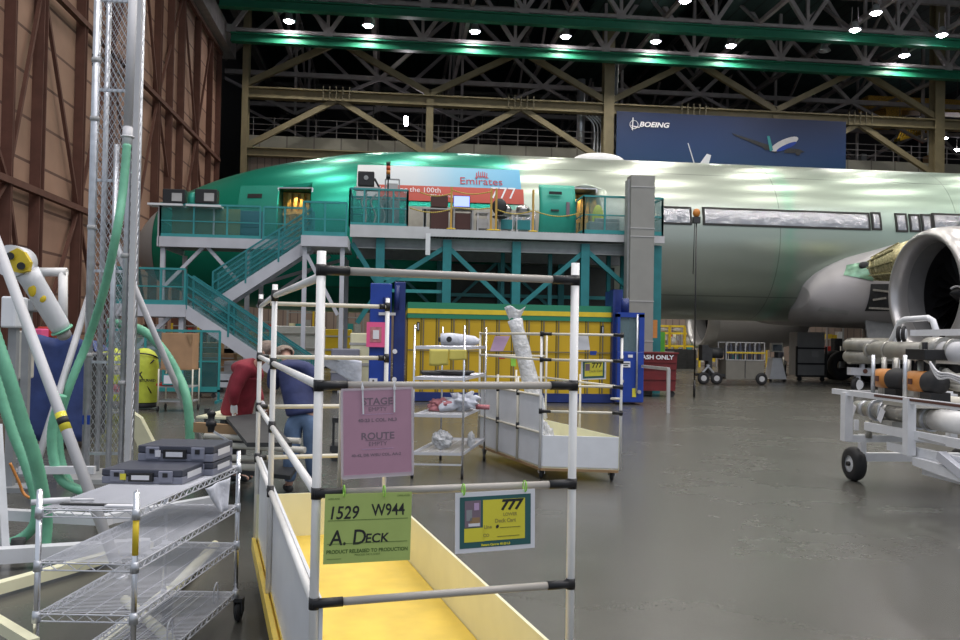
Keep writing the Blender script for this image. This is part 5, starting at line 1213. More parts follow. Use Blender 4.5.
# plastic film roll standing in it
pa, pb = T_(.45, .55, .3), T_(.10, .75, 1.82)
tq = hit(515, 320, T_(.3, .6, 0), D*.0+Y); bq = hit(540, 420, T_(.3, .5, 0), Y)
c = bq.copy(); t = thing('film_tube', bq, 'tall clear plastic-wrapped tube leaning in the white tub cart', 'tube')
pts = [bq.lerp(tq, i/10) for i in range(11)]; part('wrap', MB().tube(pts, .1, 18, True, [.10, .11, .115, .105, .11, .105, .10, .105, .10, .085, .10]), 'plastic_film', t); part('film_end', MB().grid(lambda u, v: tq+X*(.14*(u-.5)*(1+v))+Z*(.16*v+.03*sin(7*u))+Y*.03*cos(6*u), 8, 5), 'plastic_film', t, solid=.004)
bag('plastic_bag', T_(.25, .22, .2), (.13, .2, .26), 'crumpled clear film heaped inside the white tub cart')
bag('plastic_bag', T_(.42, .2, .2), (.17, .2, .16), 'lower heap of clear film inside the white tub cart')
def tagon(nm, pxs, m_, lb, cat='tag'):
    qs = [hit(*q, T_(0, 0, 0)-ay_*.06, Y) for q in pxs]; c_ = sum(qs, V((0, 0, 0)))/len(qs)
    return one(nm, MB().prism([q-c_ for q in qs], (0, .004, 0)), m_, c_, lb, cat)
qs = [at(*q, q2.y+.1) for q in ((495, 336), (510, 336), (503, 351), (490, 351))]; c_ = sum(qs, V((0, 0, 0)))/4
one('lilac_card', MB().prism([q-c_ for q in qs], (0, .004, 0)), 'lilac_paper', c_, 'lilac card hanging at the far end of the tub cart', 'card')
for nm, q4, m_, lb in (('red_tag', ((499, 355), (505, 355), (505, 359), (499, 359)), 'red', 'small red tag on the far end of the tub cart'), ('green_tag', ((510.5, 356), (516, 356), (516, 366.5), (511, 366)), 'lime', 'small lime green tag beside the red one on the tub cart')):
    qs = [at(*q, q2.y+.05) for q in q4]; c_ = sum(qs, V((0, 0, 0)))/4; one(nm, MB().prism([q-c_ for q in qs], (0, .004, 0)), m_, c_, lb, 'tag')
tagon('white_note', ((579, 334), (588, 334), (590, 350), (570, 350), (570, 335)), 'paper', 'white sheet hanging on the near rail of the tub cart', 'paper')
tagon('blue_clip', ((590, 351), (597, 351), (596, 355), (590, 355)), 'blue', 'small blue clip right of the white sheet on the tub cart', 'clip')
qs = [hit(*q, T_(0, 0, 0)-ay_*.07, Y) for q in ((581, 360), (606, 359), (606, 379), (581, 380))]
o_, ex_ = qs[3], (qs[2]-qs[3]); w_ = ex_.length; ex_.normalize(); h_ = (qs[0]-qs[3]).length; cc_ = (qs[0]+qs[1]+qs[2]+qs[3])/4
t = thing('framed_cart_sign', cc_, 'small yellow 777 sign in white and green frame on the tub cart', 'sign')
part('frame', MB().fbox(cc_-Z*h_/2, ex_, Y, Z, w_/2, .006, h_), 'paper', t); part('border', MB().fbox(cc_-Z*h_*.43-Y*.007, ex_, Y, Z, w_*.43, .002, h_*.86), 'sign_green', t); part('yellow_field', MB().fbox(cc_-Z*h_*.33-Y*.010, ex_, Y, Z, w_*.36, .002, h_*.68), 'yellow_card', t)
part('lettering', text_mb('777', cc_-Y*.014+ex_*w_*.12+Z*h_*.2, ex_, Z, h_*.34, bold=.002), 'ink', t); part('photo', MB().fbox(cc_-Y*.0125-ex_*w_*.25-Z*h_*.05, ex_, Y, Z, w_*.09, .001, h_*.35), 'ink_grey', t)
part('grey_lettering', text_mb('Deck Cart', cc_-Y*.014+ex_*w_*.08-Z*h_*.08, ex_, Z, h_*.16, bold=.001), 'ink_olive', t)

# ================================================================== WORKERS AND BENCH
def skin_obj(name, verts, edges, radii, m, parent, root=0, sub=2, label=None):
    off = root_loc(parent); me = bpy.data.meshes.new(name); me.from_pydata([V(v)-off for v in verts], edges, [])
    o = bpy.data.objects.new(name, me); COL.objects.link(o); o.parent = parent
    sk = o.modifiers.new('skin', 'SKIN'); sk.use_smooth_shade = True
    if not me.skin_vertices: 
        bpy.context.view_layer.objects.active = o; bpy.ops.mesh.customdata_skin_add()
    for i, r in enumerate(radii):
        r = r if hasattr(r, '__len__') else (r, r); me.skin_vertices[0].data[i].radius = r; me.skin_vertices[0].data[i].use_root = (i == root)
    s = o.modifiers.new('sub', 'SUBSURF'); s.levels = sub; s.render_levels = sub
    me.materials.append(MT[m]); 
    if label: o['label'] = label
    return o
def person(loc, label, J, shirt, pants, face, gloves=False):
    """J: joint positions in world space; face: direction the head looks"""
    t = thing('person', loc, label, 'person')
    f = V(face).normalized()
    hd = J['head']
    names_ = ['pelvis', 'waist', 'chest', 'neck', 'jaw', 'head', 'crown', 'shL', 'elL', 'wrL', 'palmL', 'shR', 'elR', 'wrR', 'palmR', 'hipL', 'knL', 'anL', 'toeL', 'hipR', 'knR', 'anR', 'toeR']
    up = (hd-J['neck']).normalized()
    J['jaw'] = hd-up*.06+f*.02; J['crown'] = hd+up*.085-f*.01
    for s_ in 'LR':
        J['palm'+s_] = J['wr'+s_]+(J['wr'+s_]-J['el'+s_]).normalized()*.075
        J['toe'+s_] = J['an'+s_]+V((f.x, f.y, 0)).normalized()*.17-Z*.05
    rad = dict(pelvis=(.09, .08), waist=(.09, .07), chest=(.09, .07), neck=.05, jaw=.062, head=.082, crown=.055, shL=.035, elL=.036, wrL=.028, palmL=(.038, .02), hipL=.06, knL=.045, anL=.04, toeL=.035)
    for k_ in list(rad):
        if k_.endswith('L'): rad[k_[:-1]+'R'] = rad[k_]
    ix = {n_: i for i, n_ in enumerate(names_)}
    E_ = [('pelvis', 'waist'), ('waist', 'chest'), ('chest', 'neck'), ('neck', 'jaw'), ('jaw', 'head'), ('head', 'crown')]
    for s_ in 'LR': E_ += [('chest', 'sh'+s_), ('sh'+s_, 'el'+s_), ('el'+s_, 'wr'+s_), ('wr'+s_, 'palm'+s_), ('pelvis', 'hip'+s_), ('hip'+s_, 'kn'+s_), ('kn'+s_, 'an'+s_), ('an'+s_, 'toe'+s_)]
    skin_obj('body', [J[n_] for n_ in names_], [(ix[a], ix[b_]) for a, b_ in E_], [rad[n_] for n_ in names_], 'skin', t)
    # fingers
    for s_ in 'LR':
        pd = (J['palm'+s_]-J['wr'+s_]).normalized(); sd = pd.cross(f).normalized() if abs(pd.dot(f)) < .9 else pd.cross(Z).normalized()
        for i, ln_ in enumerate((.062, .07, .066, .05)):
            b0_ = J['palm'+s_]+sd*(-.027+.018*i); skin_obj('finger', [b0_-pd*.02, b0_+pd*ln_*.55, b0_+pd*ln_*.8+f*.02, b0_+pd*ln_*.9+f*.035], [(0, 1), (1, 2), (2, 3)], [.011, .010, .009, .007], 'glove' if gloves else 'skin', t, sub=1)
        b0_ = J['wr'+s_]+pd*.03-sd*.03; skin_obj('thumb', [b0_, b0_-sd*.02+pd*.03, b0_-sd*.02+pd*.055+f*.015], [(0, 1), (1, 2)], [.013, .011, .009], 'glove' if gloves else 'skin', t, sub=1)
        if gloves: skin_obj('glove', [J['wr'+s_]-pd*.05, J['wr'+s_], J['palm'+s_]], [(0, 1), (1, 2)], [.042, .038, (.048, .032)], 'glove', t)
    # shirt
    um = ((J['shL']+J['shR'])/2).lerp(J['neck'], .25); vs = [J['pelvis']-Z*.03, J['waist'], J['chest'], um, um.lerp(J['neck'], .7)]; ed = [(0, 1), (1, 2), (2, 3), (3, 4)]; rr = [(.20, .17), (.19, .165), (.19, .165), (.15, .13), (.075, .07)]
    for s_ in 'LR':
        o_ = len(vs); vs += [J['sh'+s_], J['sh'+s_].lerp(J['el'+s_], .5), J['el'+s_]]; ed += [(3, o_), (o_, o_+1), (o_+1, o_+2)]; rr += [.10, .082, .07]
        if gloves: vs += [J['el'+s_].lerp(J['wr'+s_], .85)]; ed += [(o_+2, o_+3)]; rr += [.046]
    skin_obj('shirt', vs, ed, rr, shirt, t, root=1)
    vs = [J['pelvis']+Z*.06, J['pelvis']]; ed = [(0, 1)]; rr = [(.165, .14), (.165, .145)]
    for s_ in 'LR':
        o_ = len(vs); vs += [J['hip'+s_], J['hip'+s_].lerp(J['kn'+s_], .5), J['kn'+s_], J['kn'+s_].lerp(J['an'+s_], .5), J['an'+s_]+Z*.02]
        ed += [(1, o_), (o_, o_+1), (o_+1, o_+2), (o_+2, o_+3), (o_+3, o_+4)]; rr += [.115, .105, .085, .078, .072]
    skin_obj('trousers', vs, ed, rr, pants, t, root=1)
    for s_ in 'LR': a_ = J['an'+s_]; skin_obj('shoe', [a_-V((f.x, f.y, 0)).normalized()*.05-Z*.04, a_-Z*.03+V((f.x, f.y, 0)).normalized()*.05, J['toe'+s_]], [(0, 1), (1, 2)], [.045, .05, .04], 'dark', t, sub=1)
    # head features
    sd = f.cross(up).normalized(); fr = f
    hm = MB(); hm.ball((0, 0, 0), 1, 24, 16)
    mb = MB(); vs = [hd+up*.02-fr*.012+sd*v.x*.088+fr*v.y*.098+up*v.z*.098 for v in hm.v]
    fs = [q for q in hm.f if sum((vs[i]-hd).dot(fr) for i in q)/len(q) < .035 or sum((vs[i]-hd).dot(up) for i in q)/len(q) > .07]
    fs = [q for q in fs if sum((vs[i]-hd).dot(up) for i in q)/len(q) > -.055]
    part('hair', mb.add(vs, fs, True), 'hair_grey', t, solid=.012)
    part('nose', MB().ball(hd+fr*.092-up*.015, (.014, .014, .02), 10, 8), 'skin', t)
    for s_ in (-1, 1):
        part('ear', MB().ball(hd+sd*s_*.085-up*.01, (.018, .018, .032), 10, 8), 'skin', t); part('eye', MB().ball(hd+sd*s_*.032+fr*.077+up*.01, .012, 10, 8), 'paper', t)
    part('mouth', MB().ball(hd+fr*.083-up*.055, (.02, .02, .006), 10, 6), 'cloth_pink', t)
    return t
# blue shirt, seen from behind, leaning over the bench
def wp(px, py, dep): return cpt(px, py, dep)
ft = fl(303, 492); dpt = 8.75
J = dict(pelvis=wp(303, 412, dpt), waist=wp(300, 396, dpt+.02), chest=wp(293, 374, dpt+.15), neck=wp(288, 361, dpt+.28), head=wp(284.5, 352.5, dpt+.4),
         shL=wp(275, 371, dpt+.25), elL=wp(273, 391, dpt+.22), wrL=wp(271, 408, dpt+.42), shR=wp(311, 370, dpt+.12), elR=wp(318, 392, dpt+.1), wrR=wp(311, 410, dpt+.35),
         hipL=wp(294, 419, dpt), knL=wp(291, 455, dpt-.02), anL=V((wp(289, 490, dpt).x, wp(289, 490, dpt).y, .09)), hipR=wp(312, 419, dpt), knR=wp(312, 455, dpt), anR=V((wp(315, 486, dpt+.1).x, wp(315, 486, dpt+.1).y, .09)))
person((J['pelvis'].x, J['pelvis'].y, 0), 'person in navy shirt and blue jeans seen from behind, bending to a bench', J, 'shirt_navy', 'jeans', (-.35, 1, -.35))
d2 = 9.3
J = dict(pelvis=wp(236, 412, d2+.15), waist=wp(238, 397, d2+.1), chest=wp(248, 374, d2), neck=wp(259, 362, d2-.02), head=wp(267, 351, d2-.05),
         shL=wp(246, 366, d2+.16), elL=wp(256, 388, d2+.2), wrL=wp(262, 405, d2+.1), shR=wp(243, 370, d2-.16), elR=wp(234, 392, d2-.2), wrR=wp(234, 408, d2-.15),
         hipL=wp(238, 419, d2+.22), knL=wp(239, 450, d2+.2), anL=V((wp(238, 470, d2+.2).x, wp(238, 470, d2+.2).y, .09)), hipR=wp(234, 419, d2+.06), knR=wp(235, 450, d2+.05), anR=V((wp(234, 470, d2+.05).x, wp(234, 470, d2+.05).y, .09)))
person((J['pelvis'].x, J['pelvis'].y, 0), 'person in dark red long-sleeved shirt and white gloves bending over a bench', J, 'shirt_red', 'dark', (1, -.15, -.55), gloves=True)
# bench
c = V((-1.75, 9.05, 0)); t = thing('work_bench', c, 'low work bench with dark top between the two bending people', 'bench')
a_ = fl(222, 413, .78); b_ = fl(262, 440, .72)
part('bench_top', MB().prism([fl(226, 420, .74), fl(247, 447, .74), fl(292, 447, .74), fl(262, 416, .74)], (0, 0, .035)), 'dark', t, label='dark tilted top')
part('pale_sheet', MB().prism([fl(196, 418, .72), fl(225, 411, .72), fl(250, 412, .72), fl(236, 420, .72)], (0, 0, .02)), 'cream_board', t); part('wooden_beam', MB().beam(fl(196, 427, .66), fl(262, 432, .66), .08, .1), 'wood', t)
mb = MB()
for z, px0, py0, px1, py1 in ((.6, 205, 436, 300, 441), (.55, 205, 444, 305, 450), (.45, 215, 457, 270, 459), (.4, 225, 466, 262, 468)): mb.cyl(fl(px0, py0, z), fl(px1, py1, z), .03, 10)
part('tubing', mb, 'machine_beige', t)
for q in ((222, 470), (258, 478), (297, 470), (206, 462)):
    g = fl(*q); part('leg', MB().beam(g, (g.x, g.y, .68), .06), 'dark', t)
part('shelf', MB().prism([fl(200, 470, .25), fl(290, 480, .25), fl(300, 466, .25), fl(212, 458, .25)], (0, 0, .04)), 'dark', t)
g = fl(211, 432, .70); t = thing('hand_clamp', g, 'small black clamp standing on the left end of the bench', 'clamp')
part('body', MB().lathe(g, Z, [(0, .03), (.05, .035), (.06, .05), (.1, .05), (.11, .03), (.16, .035), (.17, .045), (.2, .03), (.21, 0)], 16), 'black', t); part('lever', MB().beam(g+Z*.02, g+V((.16, 0, -.08)), .02), 'galv', t)
# white cloth draped at the right of the blue shirted person
c = cpt(338, 368, 8.0); t = thing('draped_sheet', c, 'white sheet draped over a stand right of the navy shirt', 'sheet')
part('fabric', MB().grid(lambda u, v: c+X*(-.2+.42*u)+Z*(.13-.25*v*(.3+.7*u)-.06*u)+Y*(.04*sin(6*u)+.05*v), 14, 10), 'cloth_white', t, solid=.006)
g = V((c.x-.15, c.y+.02, 0)); part('stand', MB().cyl(g, g+Z*(c.z+.1), .015, 8).cyl(V((g.x, g.y, c.z+.11)), V((g.x+.36, g.y, c.z+.02)), .012, 8).beam(g+V((-.2, 0, .02)), g+V((.2, 0, .02)), .03), 'galv', t)
g = fl(352, 470); one('tool_trolley', MB().box(-.22, -.2, .12, .22, .2, .2).box(-.2, -.18, .5, .2, .18, .56).beam((-.18, -.15, .1), (-.18, -.15, .55), .03).beam((.18, -.15, .1), (.18, -.15, .55), .03).cyl((-.15, -.2, .06), (-.15, -.16, .06), .06, 12).cyl((.15, -.2, .06), (.15, -.16, .06), .06, 12).ball((0, 0, .62), (.12, .1, .08), 10, 8), 'dark', (g.x-.1, g.y+.9, 0), 'small dark trolley right of the navy-shirted person', 'trolley')

# ================================================================== MESH MAST, STRUTS, HOSES (left)
g0, g1 = fl(85, 481), fl(130, 481); MH = 6.3
ax_ = (g1-g0).normalized(); mw = .37; g1 = g0+ax_*mw; ay_ = V((-ax_.y, ax_.x, 0)); mc = g0+ax_*mw/2+ay_*mw/2
K = lambda a_, b_, z: g0+ax_*mw*a_+ay_*mw*b_+Z*z
t = thing('mesh_mast', (mc.x, mc.y, 0), 'tall grey mast of tubes wrapped in diamond wire mesh', 'mast')
for a_, b_, r_ in ((0, 0, .042), (1, 0, .03), (0, 1, .03), (1, 1, .03)): part('corner_tube', MB().cyl(K(a_, b_, .05), K(a_, b_, MH), r_, 16), 'galv', t)
part('inner_channel', MB().beam(K(1.2, -.02, .1), K(1.2, -.02, MH), .06, .05), 'grey' if 0 else 'lightgrey', t)
part('centre_tube', MB().cyl(K(.66, -.04, .1), K(.66, -.04, 3.7), .03, 16), 'galv', t)
def mesh_panel(p_, ex_, w_, z0, z1, cell=.055):
    mb = MB(); H_ = z1-z0; k_ = int((w_+H_/1.9)/cell)
    for s_ in (1, -1):
        i = -int(H_/1.9/cell)
        while i*cell < w_:
            x0_ = i*cell; a_ = max(0, -x0_); b_ = min(H_/1.9, w_-x0_)
            if b_ > a_:
                u0, u1 = x0_+a_, x0_+b_
                if s_ < 0: u0, u1 = w_-u0, w_-u1
                mb.tube([p_+ex_*u0+Z*(z0+a_*1.9), p_+ex_*u1+Z*(z0+b_*1.9)], .0035, 3, False)
            i += 1
    return mb
part('wire_mesh', mesh_panel(K(0, 0, 0)-ay_*.02, ax_, mw, .3, MH), 'galv', t); part('wire_mesh', mesh_panel(K(1, 0, 0)+ax_*.02, ay_, mw, .3, MH), 'galv', t); part('wire_mesh', mesh_panel(K(0, 1, 0), ax_, mw, .3, MH), 'grey', t)
mb = MB()
for z in (.3, 1.3, 2.3, 3.3, 4.3, 5.3): mb.beam(K(0, 0, z), K(1, 0, z), .03).beam(K(1, 0, z), K(1, 1, z), .03)
part('cross_brace', mb, 'galv', t)
mb = MB()
for z in (1.35, 2.75, 3.95, 4.6, 5.4): mb.cyl(K(0, 0, z), K(0, 0, z+.05), .05, 14).cyl(K(.98, 0, z-.3), K(.98, 0, z-.25), .045, 14)
part('hose_clamp', mb, 'midgrey', t)
part('blue_label', MB().box(0, 0, 0, .08, .004, .12) if 0 else MB().fbox(K(.02, -.1, .62), ax_, ay_, Z, .04, .002, .10), 'blue', t)
part('foot_plate', MB().fbox(K(.5, .5, 0), ax_, ay_, Z, .4, .4, .05), 'midgrey', t)
part('lettering', text_mb('200', K(-.02, -.09, 4.62), Z*-1, ax_, .10, bold=.001), 'ink', t)
# silver pipe running down the mast's right corner ending in a green hose
a_ = cpt(134, -30, 8.95); b_ = cpt(128, 128, 8.95); c_ = cpt(127, 146, 8.90)
t = thing('silver_duct', b_, 'shiny vertical pipe at the top of the mast, feeding the green hose', 'pipe')
part('tube', MB().cyl(a_, b_, .045, 16), 'lightgrey', t); part('coupling', MB().cyl(b_, c_, .052, 16).torus(b_.lerp(c_, .5), Z, .06, .012, 18, 6), 'lightgrey', t)
def hose(nm, pts, r, lb, m_='hose_green', loc=None, ribs=True):
    ps = catmull(pts, 14); o_ = ps[-1].copy(); o_ = V((pts[len(pts)//2]))
    rs = [r*(1+(.07 if i % 2 else 0)) for i in range(len(ps))]
    return one(nm, MB().tube([p_-o_ for p_ in ps], r, 12, True, rs), m_, o_, lb, 'hose')
hp = lambda L_: [cpt(*q) for q in L_]
hose('air_hose', hp([(127, 145, 8.85), (123, 190, 8.75), (116, 235, 8.60), (104, 290, 8.80), (88, 340, 9.0), (70, 385, 8.9), (60, 420, 8.9), (60, 455, 8.9), (70, 484, 8.9), (86, 500, 9.0), (110, 505, 9.1)]), .042, 'long green hose falling from the silver pipe across the mast')
hose('air_hose', hp([(108, 322, 10.2), (125, 325, 10.2), (145, 332, 10.1), (163, 350, 10.0), (178, 375, 10.0), (187, 400, 9.9), (190, 440, 9.9), (188, 478, 9.9), (180, 488, 9.9)]), .05, 'green hose arching right from the mast towards the cases')
hose('air_hose', hp([(-20, 290, 6.0), (-4, 340, 6.0), (8, 375, 6.0), (22, 420, 6.05), (34, 455, 6.1), (42, 490, 6.2), (46, 520, 6.3), (44, 547, 6.3)]), .045, 'thick green hose at the left edge, the one nearer the mast')
hose('air_hose', hp([(-15, 330, 6.6), (-2, 385, 6.6), (12, 430, 6.6), (26, 465, 6.6), (36, 500, 6.6), (34, 525, 6.6), (18, 540, 6.6), (-10, 548, 6.6)]), .038, 'paler green hose at the left edge, curling to the floor')
hose('air_hose', hp([(62, 395, 8.2), (53, 425, 8.2), (53, 455, 8.2), (62, 480, 8.2), (84, 492, 8.2)]), .045, 'short loop of green hose beside the mast foot')
# struts bracing the mast
def strut(nm, a_, b_, r, lb, m_='lightgrey', lab=False):
    a_, b_ = V(a_), V(b_); t = thing(nm, b_, lb, 'strut'); part('tube', MB().cyl(a_, b_, r, 14), m_, t)
    part('end_cap', MB().cyl(b_, b_+(b_-a_).normalized()*.05, r*1.1, 14), 'galv', t)
    if lab:
        m_ = a_.lerp(b_, .55); d_ = (b_-a_).normalized(); part('caution_label', MB().cyl(m_, m_+d_*.14, r*1.02, 14), 'yellow_card', t); part('black_mark', MB().cyl(m_+d_*.04, m_+d_*.09, r*1.04, 14), 'ink', t)
    return t
strut('outrigger_strut', cpt(-6, 235, 6.4), fl(121, 577), .038, 'long pale strut slanting from the left edge down to the shelf cart', lab=True)
strut('outrigger_strut', cpt(112, 235, 9.3), fl(212, 424+44), .035, 'grey strut slanting right from the mast to the floor')
strut('outrigger_strut', cpt(91, 290, 9.6), cpt(30, 486, 8.2), .036, 'pale strut slanting left behind the mast foot')
a_, b_ = cpt(121, 405, 9.9), fl(162, 470); one('white_wedge', MB().prism([V((0, 0, 0)), cpt(150, 478, 9.9)-a_, cpt(165, 466, 9.9)-a_, cpt(140, 418, 9.9)-a_], (0, .12, 0)), 'cream_board', a_, 'pale slanting panel right of the mast foot, behind the cases', 'panel')
# floor frame of the rig
t = thing('rig_base_frame', fl(60, 560), 'white steel floor frame under the mast and hoses', 'frame')
def fbm(p_, q_, z, s_=.09, nm='beam', m_='white_paint'): a_, b_ = fl(*p_, z), fl(*q_, z); return part(nm, MB().beam(a_, b_, s_, s_), m_, t)
fbm((0, 514), (110, 520), .18, .08); fbm((-10, 556), (150, 546), .1, .1); fbm((20, 470), (95, 470), .3, .07); fbm((-10, 590), (150, 545), .06, .07, m_='cream_board'); fbm((100, 520), (215, 500), .1, .08)
fbm((85, 660), (170, 590), .04, .05, m_='cream_board')
g = fl(6, 560); part('upright', MB().beam((g.x, g.y, 0), cpt(-2, 425, 6.4), .05, .05), 'white_paint', t)
for q in ((18, 555), (100, 522), (150, 545)): g = fl(*q); part('foot', MB().cyl(g, g+Z*.12, .05, 12), 'dark', t)
part('cross_tube', MB().cyl(fl(172, 590, .05), fl(215, 545, .05), .035, 12).cyl(fl(170, 640, .03), fl(125, 600, .03), .03, 10), 'cream_board', t)
one('yellow_bar', MB().beam((0, 0, 0), fl(34, 645, .35)-fl(-12, 617, .35), .045, .05), 'cream_board', fl(-12, 617, .35), 'pale bar crossing the bottom left corner', 'bar')
one('extension_cord', MB().tube([p_-fl(15, 505, .2) for p_ in catmull([fl(10, 463, .5), fl(18, 480, .35), fl(25, 495, .22), fl(38, 500, .2)], 6)], .012, 6), 'orange', fl(15, 505, .2), 'thin orange cord looped beside the green hoses', 'cord')
# jib arm with yellow knuckle
t = thing('jib_arm', cpt(2, 470, 7.2)*1.0, 'white manipulator arm with yellow elbow joint at the left edge', 'arm')
kn = cpt(16, 262, 7.2); k2 = cpt(27, 272, 7.2); en = cpt(62, 330, 7.4); bs = cpt(-12, 252, 7.2)
part('forearm', MB().tube([k2, k2.lerp(en, .15), k2.lerp(en, .9), en], .085, 20, True, [.10, .092, .085, .075]), 'white_paint', t); part('elbow', MB().cyl(kn-Y*.11, kn+Y*.11, .135, 24), 'white_paint', t); part('elbow_plate', MB().prism([cpt(*k_, 7.08) for k_ in ((9, 252), (17, 248), (24, 252), (30, 262), (28, 271), (20, 273), (11, 271))], Y*.06), 'yellow_bright', t)
for px, py in ((9, 256), (20, 266)): part('bolt_cap', MB().cyl(cpt(px+1, py, 7.04), cpt(px+1, py, 7.2), .032, 14), 'dark', t)
part('upper_arm', MB().tube([kn-X*.05, bs, cpt(-40, 300, 7.2)], .10, 18), 'white_paint', t); part('end_ring', MB().torus(en, (en-k2), .085, .012, 20, 6), 'hose_green', t); part('yellow_mark', MB().ball(k2.lerp(en, .25)-V((0, .072, 0)), (.04, .025, .09), 12, 8).ball(k2.lerp(en, .45)-V((-.02, .072, 0)), (.035, .02, .04), 12, 8), 'yellow_bright', t)
g = cpt(-40, 300, 7.2); part('mounting_post', MB().cyl((g.x, g.y, 0), g, .08, 16), 'white_paint', t)
part('wrist', MB().tube([en, en.lerp(cpt(72, 352, 7.6), .25)], .06, 14), 'midgrey', t)
# cluttered background between wall and mast
one('white_pipe_gate', MB().tube([fl(63, 400)*0+at(63, 330, 14)-at(63, 272, 14), V((0, 0, 0))], .07, 12).tube([(.06, 0, 0), at(40, 272, 14)-at(63, 272, 14)], .07, 12).tube([at(40, 272, 14)-at(63, 272, 14), at(40, 280, 14)-at(63, 272, 14)], .07, 12).cyl((0, 0, -.9), (0, 0, -at(63, 272, 14).z), .05, 10), 'white_pipe', at(63, 272, 14), 'white pipe goalpost behind the jib arm', 'pipe')
Yt = 12.3; t = thing('covered_machine', at(55, 450, Yt)*V((1, 1, 0)).length*0+V((at(55, 400, Yt).x, Yt, 0)), 'large machine under a navy blue tarpaulin behind the mast', 'machine')
xa, xb_ = at(22, 360, Yt).x, at(89, 360, Yt).x
def tarp(u, v):
    x = xa+(xb_-xa)*u; s_ = min(1, v*2.2); zt = 1.35+.12*sin(2.2*u+.6)+.04*sin(11*u)
    return V((x+.05*sin(5*v), Yt+1.0-1.0*s_-.10*(1 if v > .45 else 0)*sin(9*u+2*v)*.6, zt if v < .45 else zt*(1-(v-.45)/.55)+.1))
part('tarpaulin', MB().grid(tarp, 26, 22), 'tarp_blue', t, solid=.01); part('machine_body', MB().box(xa+.08, Yt+.15, .1, xb_-.08, Yt+1.0, 1.28), 'dark', t)
for px, py, pw, ph, m_, lb, Yv in ((16, 355, 16, 46, 'machine_beige', 'pale machine housing at the left edge below the jib arm', 11), (35, 337, 12, 16, 'hot_pink', 'pink sheet above the blue tarpaulin', 14.5), (48, 332, 20, 10, 'red', 'red tray above the blue tarpaulin', 15), (8, 312, 14, 30, 'white_board', 'white cylinder housing at the left edge beside the arm', 9), (60, 345, 22, 10, 'dark', 'black tool rack above the blue tarpaulin', 15.5), (22, 305, 20, 12, 'grey', 'grey motor under the yellow elbow', 10)):
    c = at(px, py, Yv); w_ = pw*Yv/850; h_ = ph*Yv/850
    tt = thing('shop_equipment', (c.x, Yv, 0), lb, 'equipment'); part('body', MB().box(c.x-w_/2, Yv, c.z-h_/2, c.x+w_/2, Yv+.3, c.z+h_/2), m_, tt, bevel=.02); part('stand', MB().beam((c.x, Yv+.15, 0), (c.x, Yv+.15, c.z-h_/2), .08).box(c.x-.2, Yv, 0, c.x+.2, Yv+.3, .05), 'grey', tt)
Yv = 16; c = at(100, 440, Yv)
tt = thing('parts_rack', (at(95, 430, Yv).x, Yv, 0), 'low rack of red and pale parts bins seen through the mast mesh', 'rack')
xa, xb_ = at(75, 430, Yv).x, at(128, 430, Yv).x
for z in (.15, .5, .85, 1.2): part('shelf', MB().box(xa, Yv, z, xb_, Yv+.5, z+.03), 'grey', tt)
for x in (xa, xb_): part('upright', MB().beam((x, Yv, 0), (x, Yv, 1.3), .05).beam((x, Yv+.5, 0), (x, Yv+.5, 1.3), .05), 'grey', tt)
random.seed(3)
for k in range(10):
    x = xa+.08+(k % 5)*(xb_-xa)/5; z = .18+.35*(k//5)+.35
    one('parts_bin', MB().box(-.07, 0, 0, .07, .3, .14).box(-.06, -.02, .05, .06, 0, .14), random.choice(['red', 'machine_beige', 'grey', 'cloth_pink']), (x+.05, Yv+.05, z+.0), 'small parts bin on the rack behind the mast', 'bin', 'parts bins behind the mast', bevel=.005)
# yellow covered drum cart, text band
g = fl(143, 409); t = thing('yellow_covered_cart', g, 'bright yellow covered drum with black straps right of the mast', 'cover')
r0 = at(158, 380, g.y).x-g.x
part('cover', MB().lathe(g+Z*.15, Z, [(0, r0*.95), (.1, r0), (.75, r0*1.02), (.95, r0*.93), (1.06, r0*.7), (1.13, r0*.3), (1.14, 0)], 28), 'cover_yellow', t)
part('cover', MB().lathe(g+V((-.75, .3, .15)), Z, [(0, r0*.9), (.1, r0), (.85, r0), (1.05, r0*.8), (1.12, r0*.3), (1.13, 0)], 24), 'cover_yellow', t)
mb = MB()
for s_ in (-1, 1): mb.tube([g+V((s_*r0*.75, -r0*.72, .35)), g+V((0, -r0*1.03, .75)), g+V((-s_*r0*.85, -r0*.6, 1.05))], .015, 6)
mb.tube([g+V((r0*.95*cos(a), r0*.98*sin(a), 1.08-.1*sin(a))) for a in [pi+pi*i/10 for i in range(11)]], .015, 6)
part('strap', mb, 'black', t); part('lettering', text_mb('MUST BE RETURNED', g+V((0, -r0*1.04, .62)), X, Z, .07, bold=.003), 'ink', t); part('base', MB().cyl(g+Z*.04, g+Z*.15, r0*.9, 20), 'dark', t)
# cardboard box on a cart
g = fl(176, 412); xa, xb_ = at(158, 400, g.y).x, at(192, 400, g.y).x
t = thing('parcel_cart', g, 'small pipe cart carrying the cardboard box', 'cart')
for x in (xa, xb_):
    for dy in (0, .6): part('post', MB().cyl((x, g.y+dy, .1), (x, g.y+dy, .88), .016, 8), 'cream_pipe', t); part('caster', MB().cyl((x-.015, g.y+dy, .06), (x+.015, g.y+dy, .06), .06, 12), 'rubber', t)
for z in (.2, .5, .86): part('shelf', MB().box(xa, g.y, z, xb_, g.y+.6, z+.025), 'grey' if z < .8 else 'wood', t)
part('notice', MB().box(xa+.08, g.y-.02, .55, xa+.38, g.y-.01, .78), 'teal_light', t); part('notice_sheet', MB().box(xa+.11, g.y-.025, .58, xa+.35, g.y-.02, .75), 'paper', t)
t = thing('cardboard_box', (g.x, g.y+.3, .885), 'tall brown cardboard box on the small pipe cart', 'box')
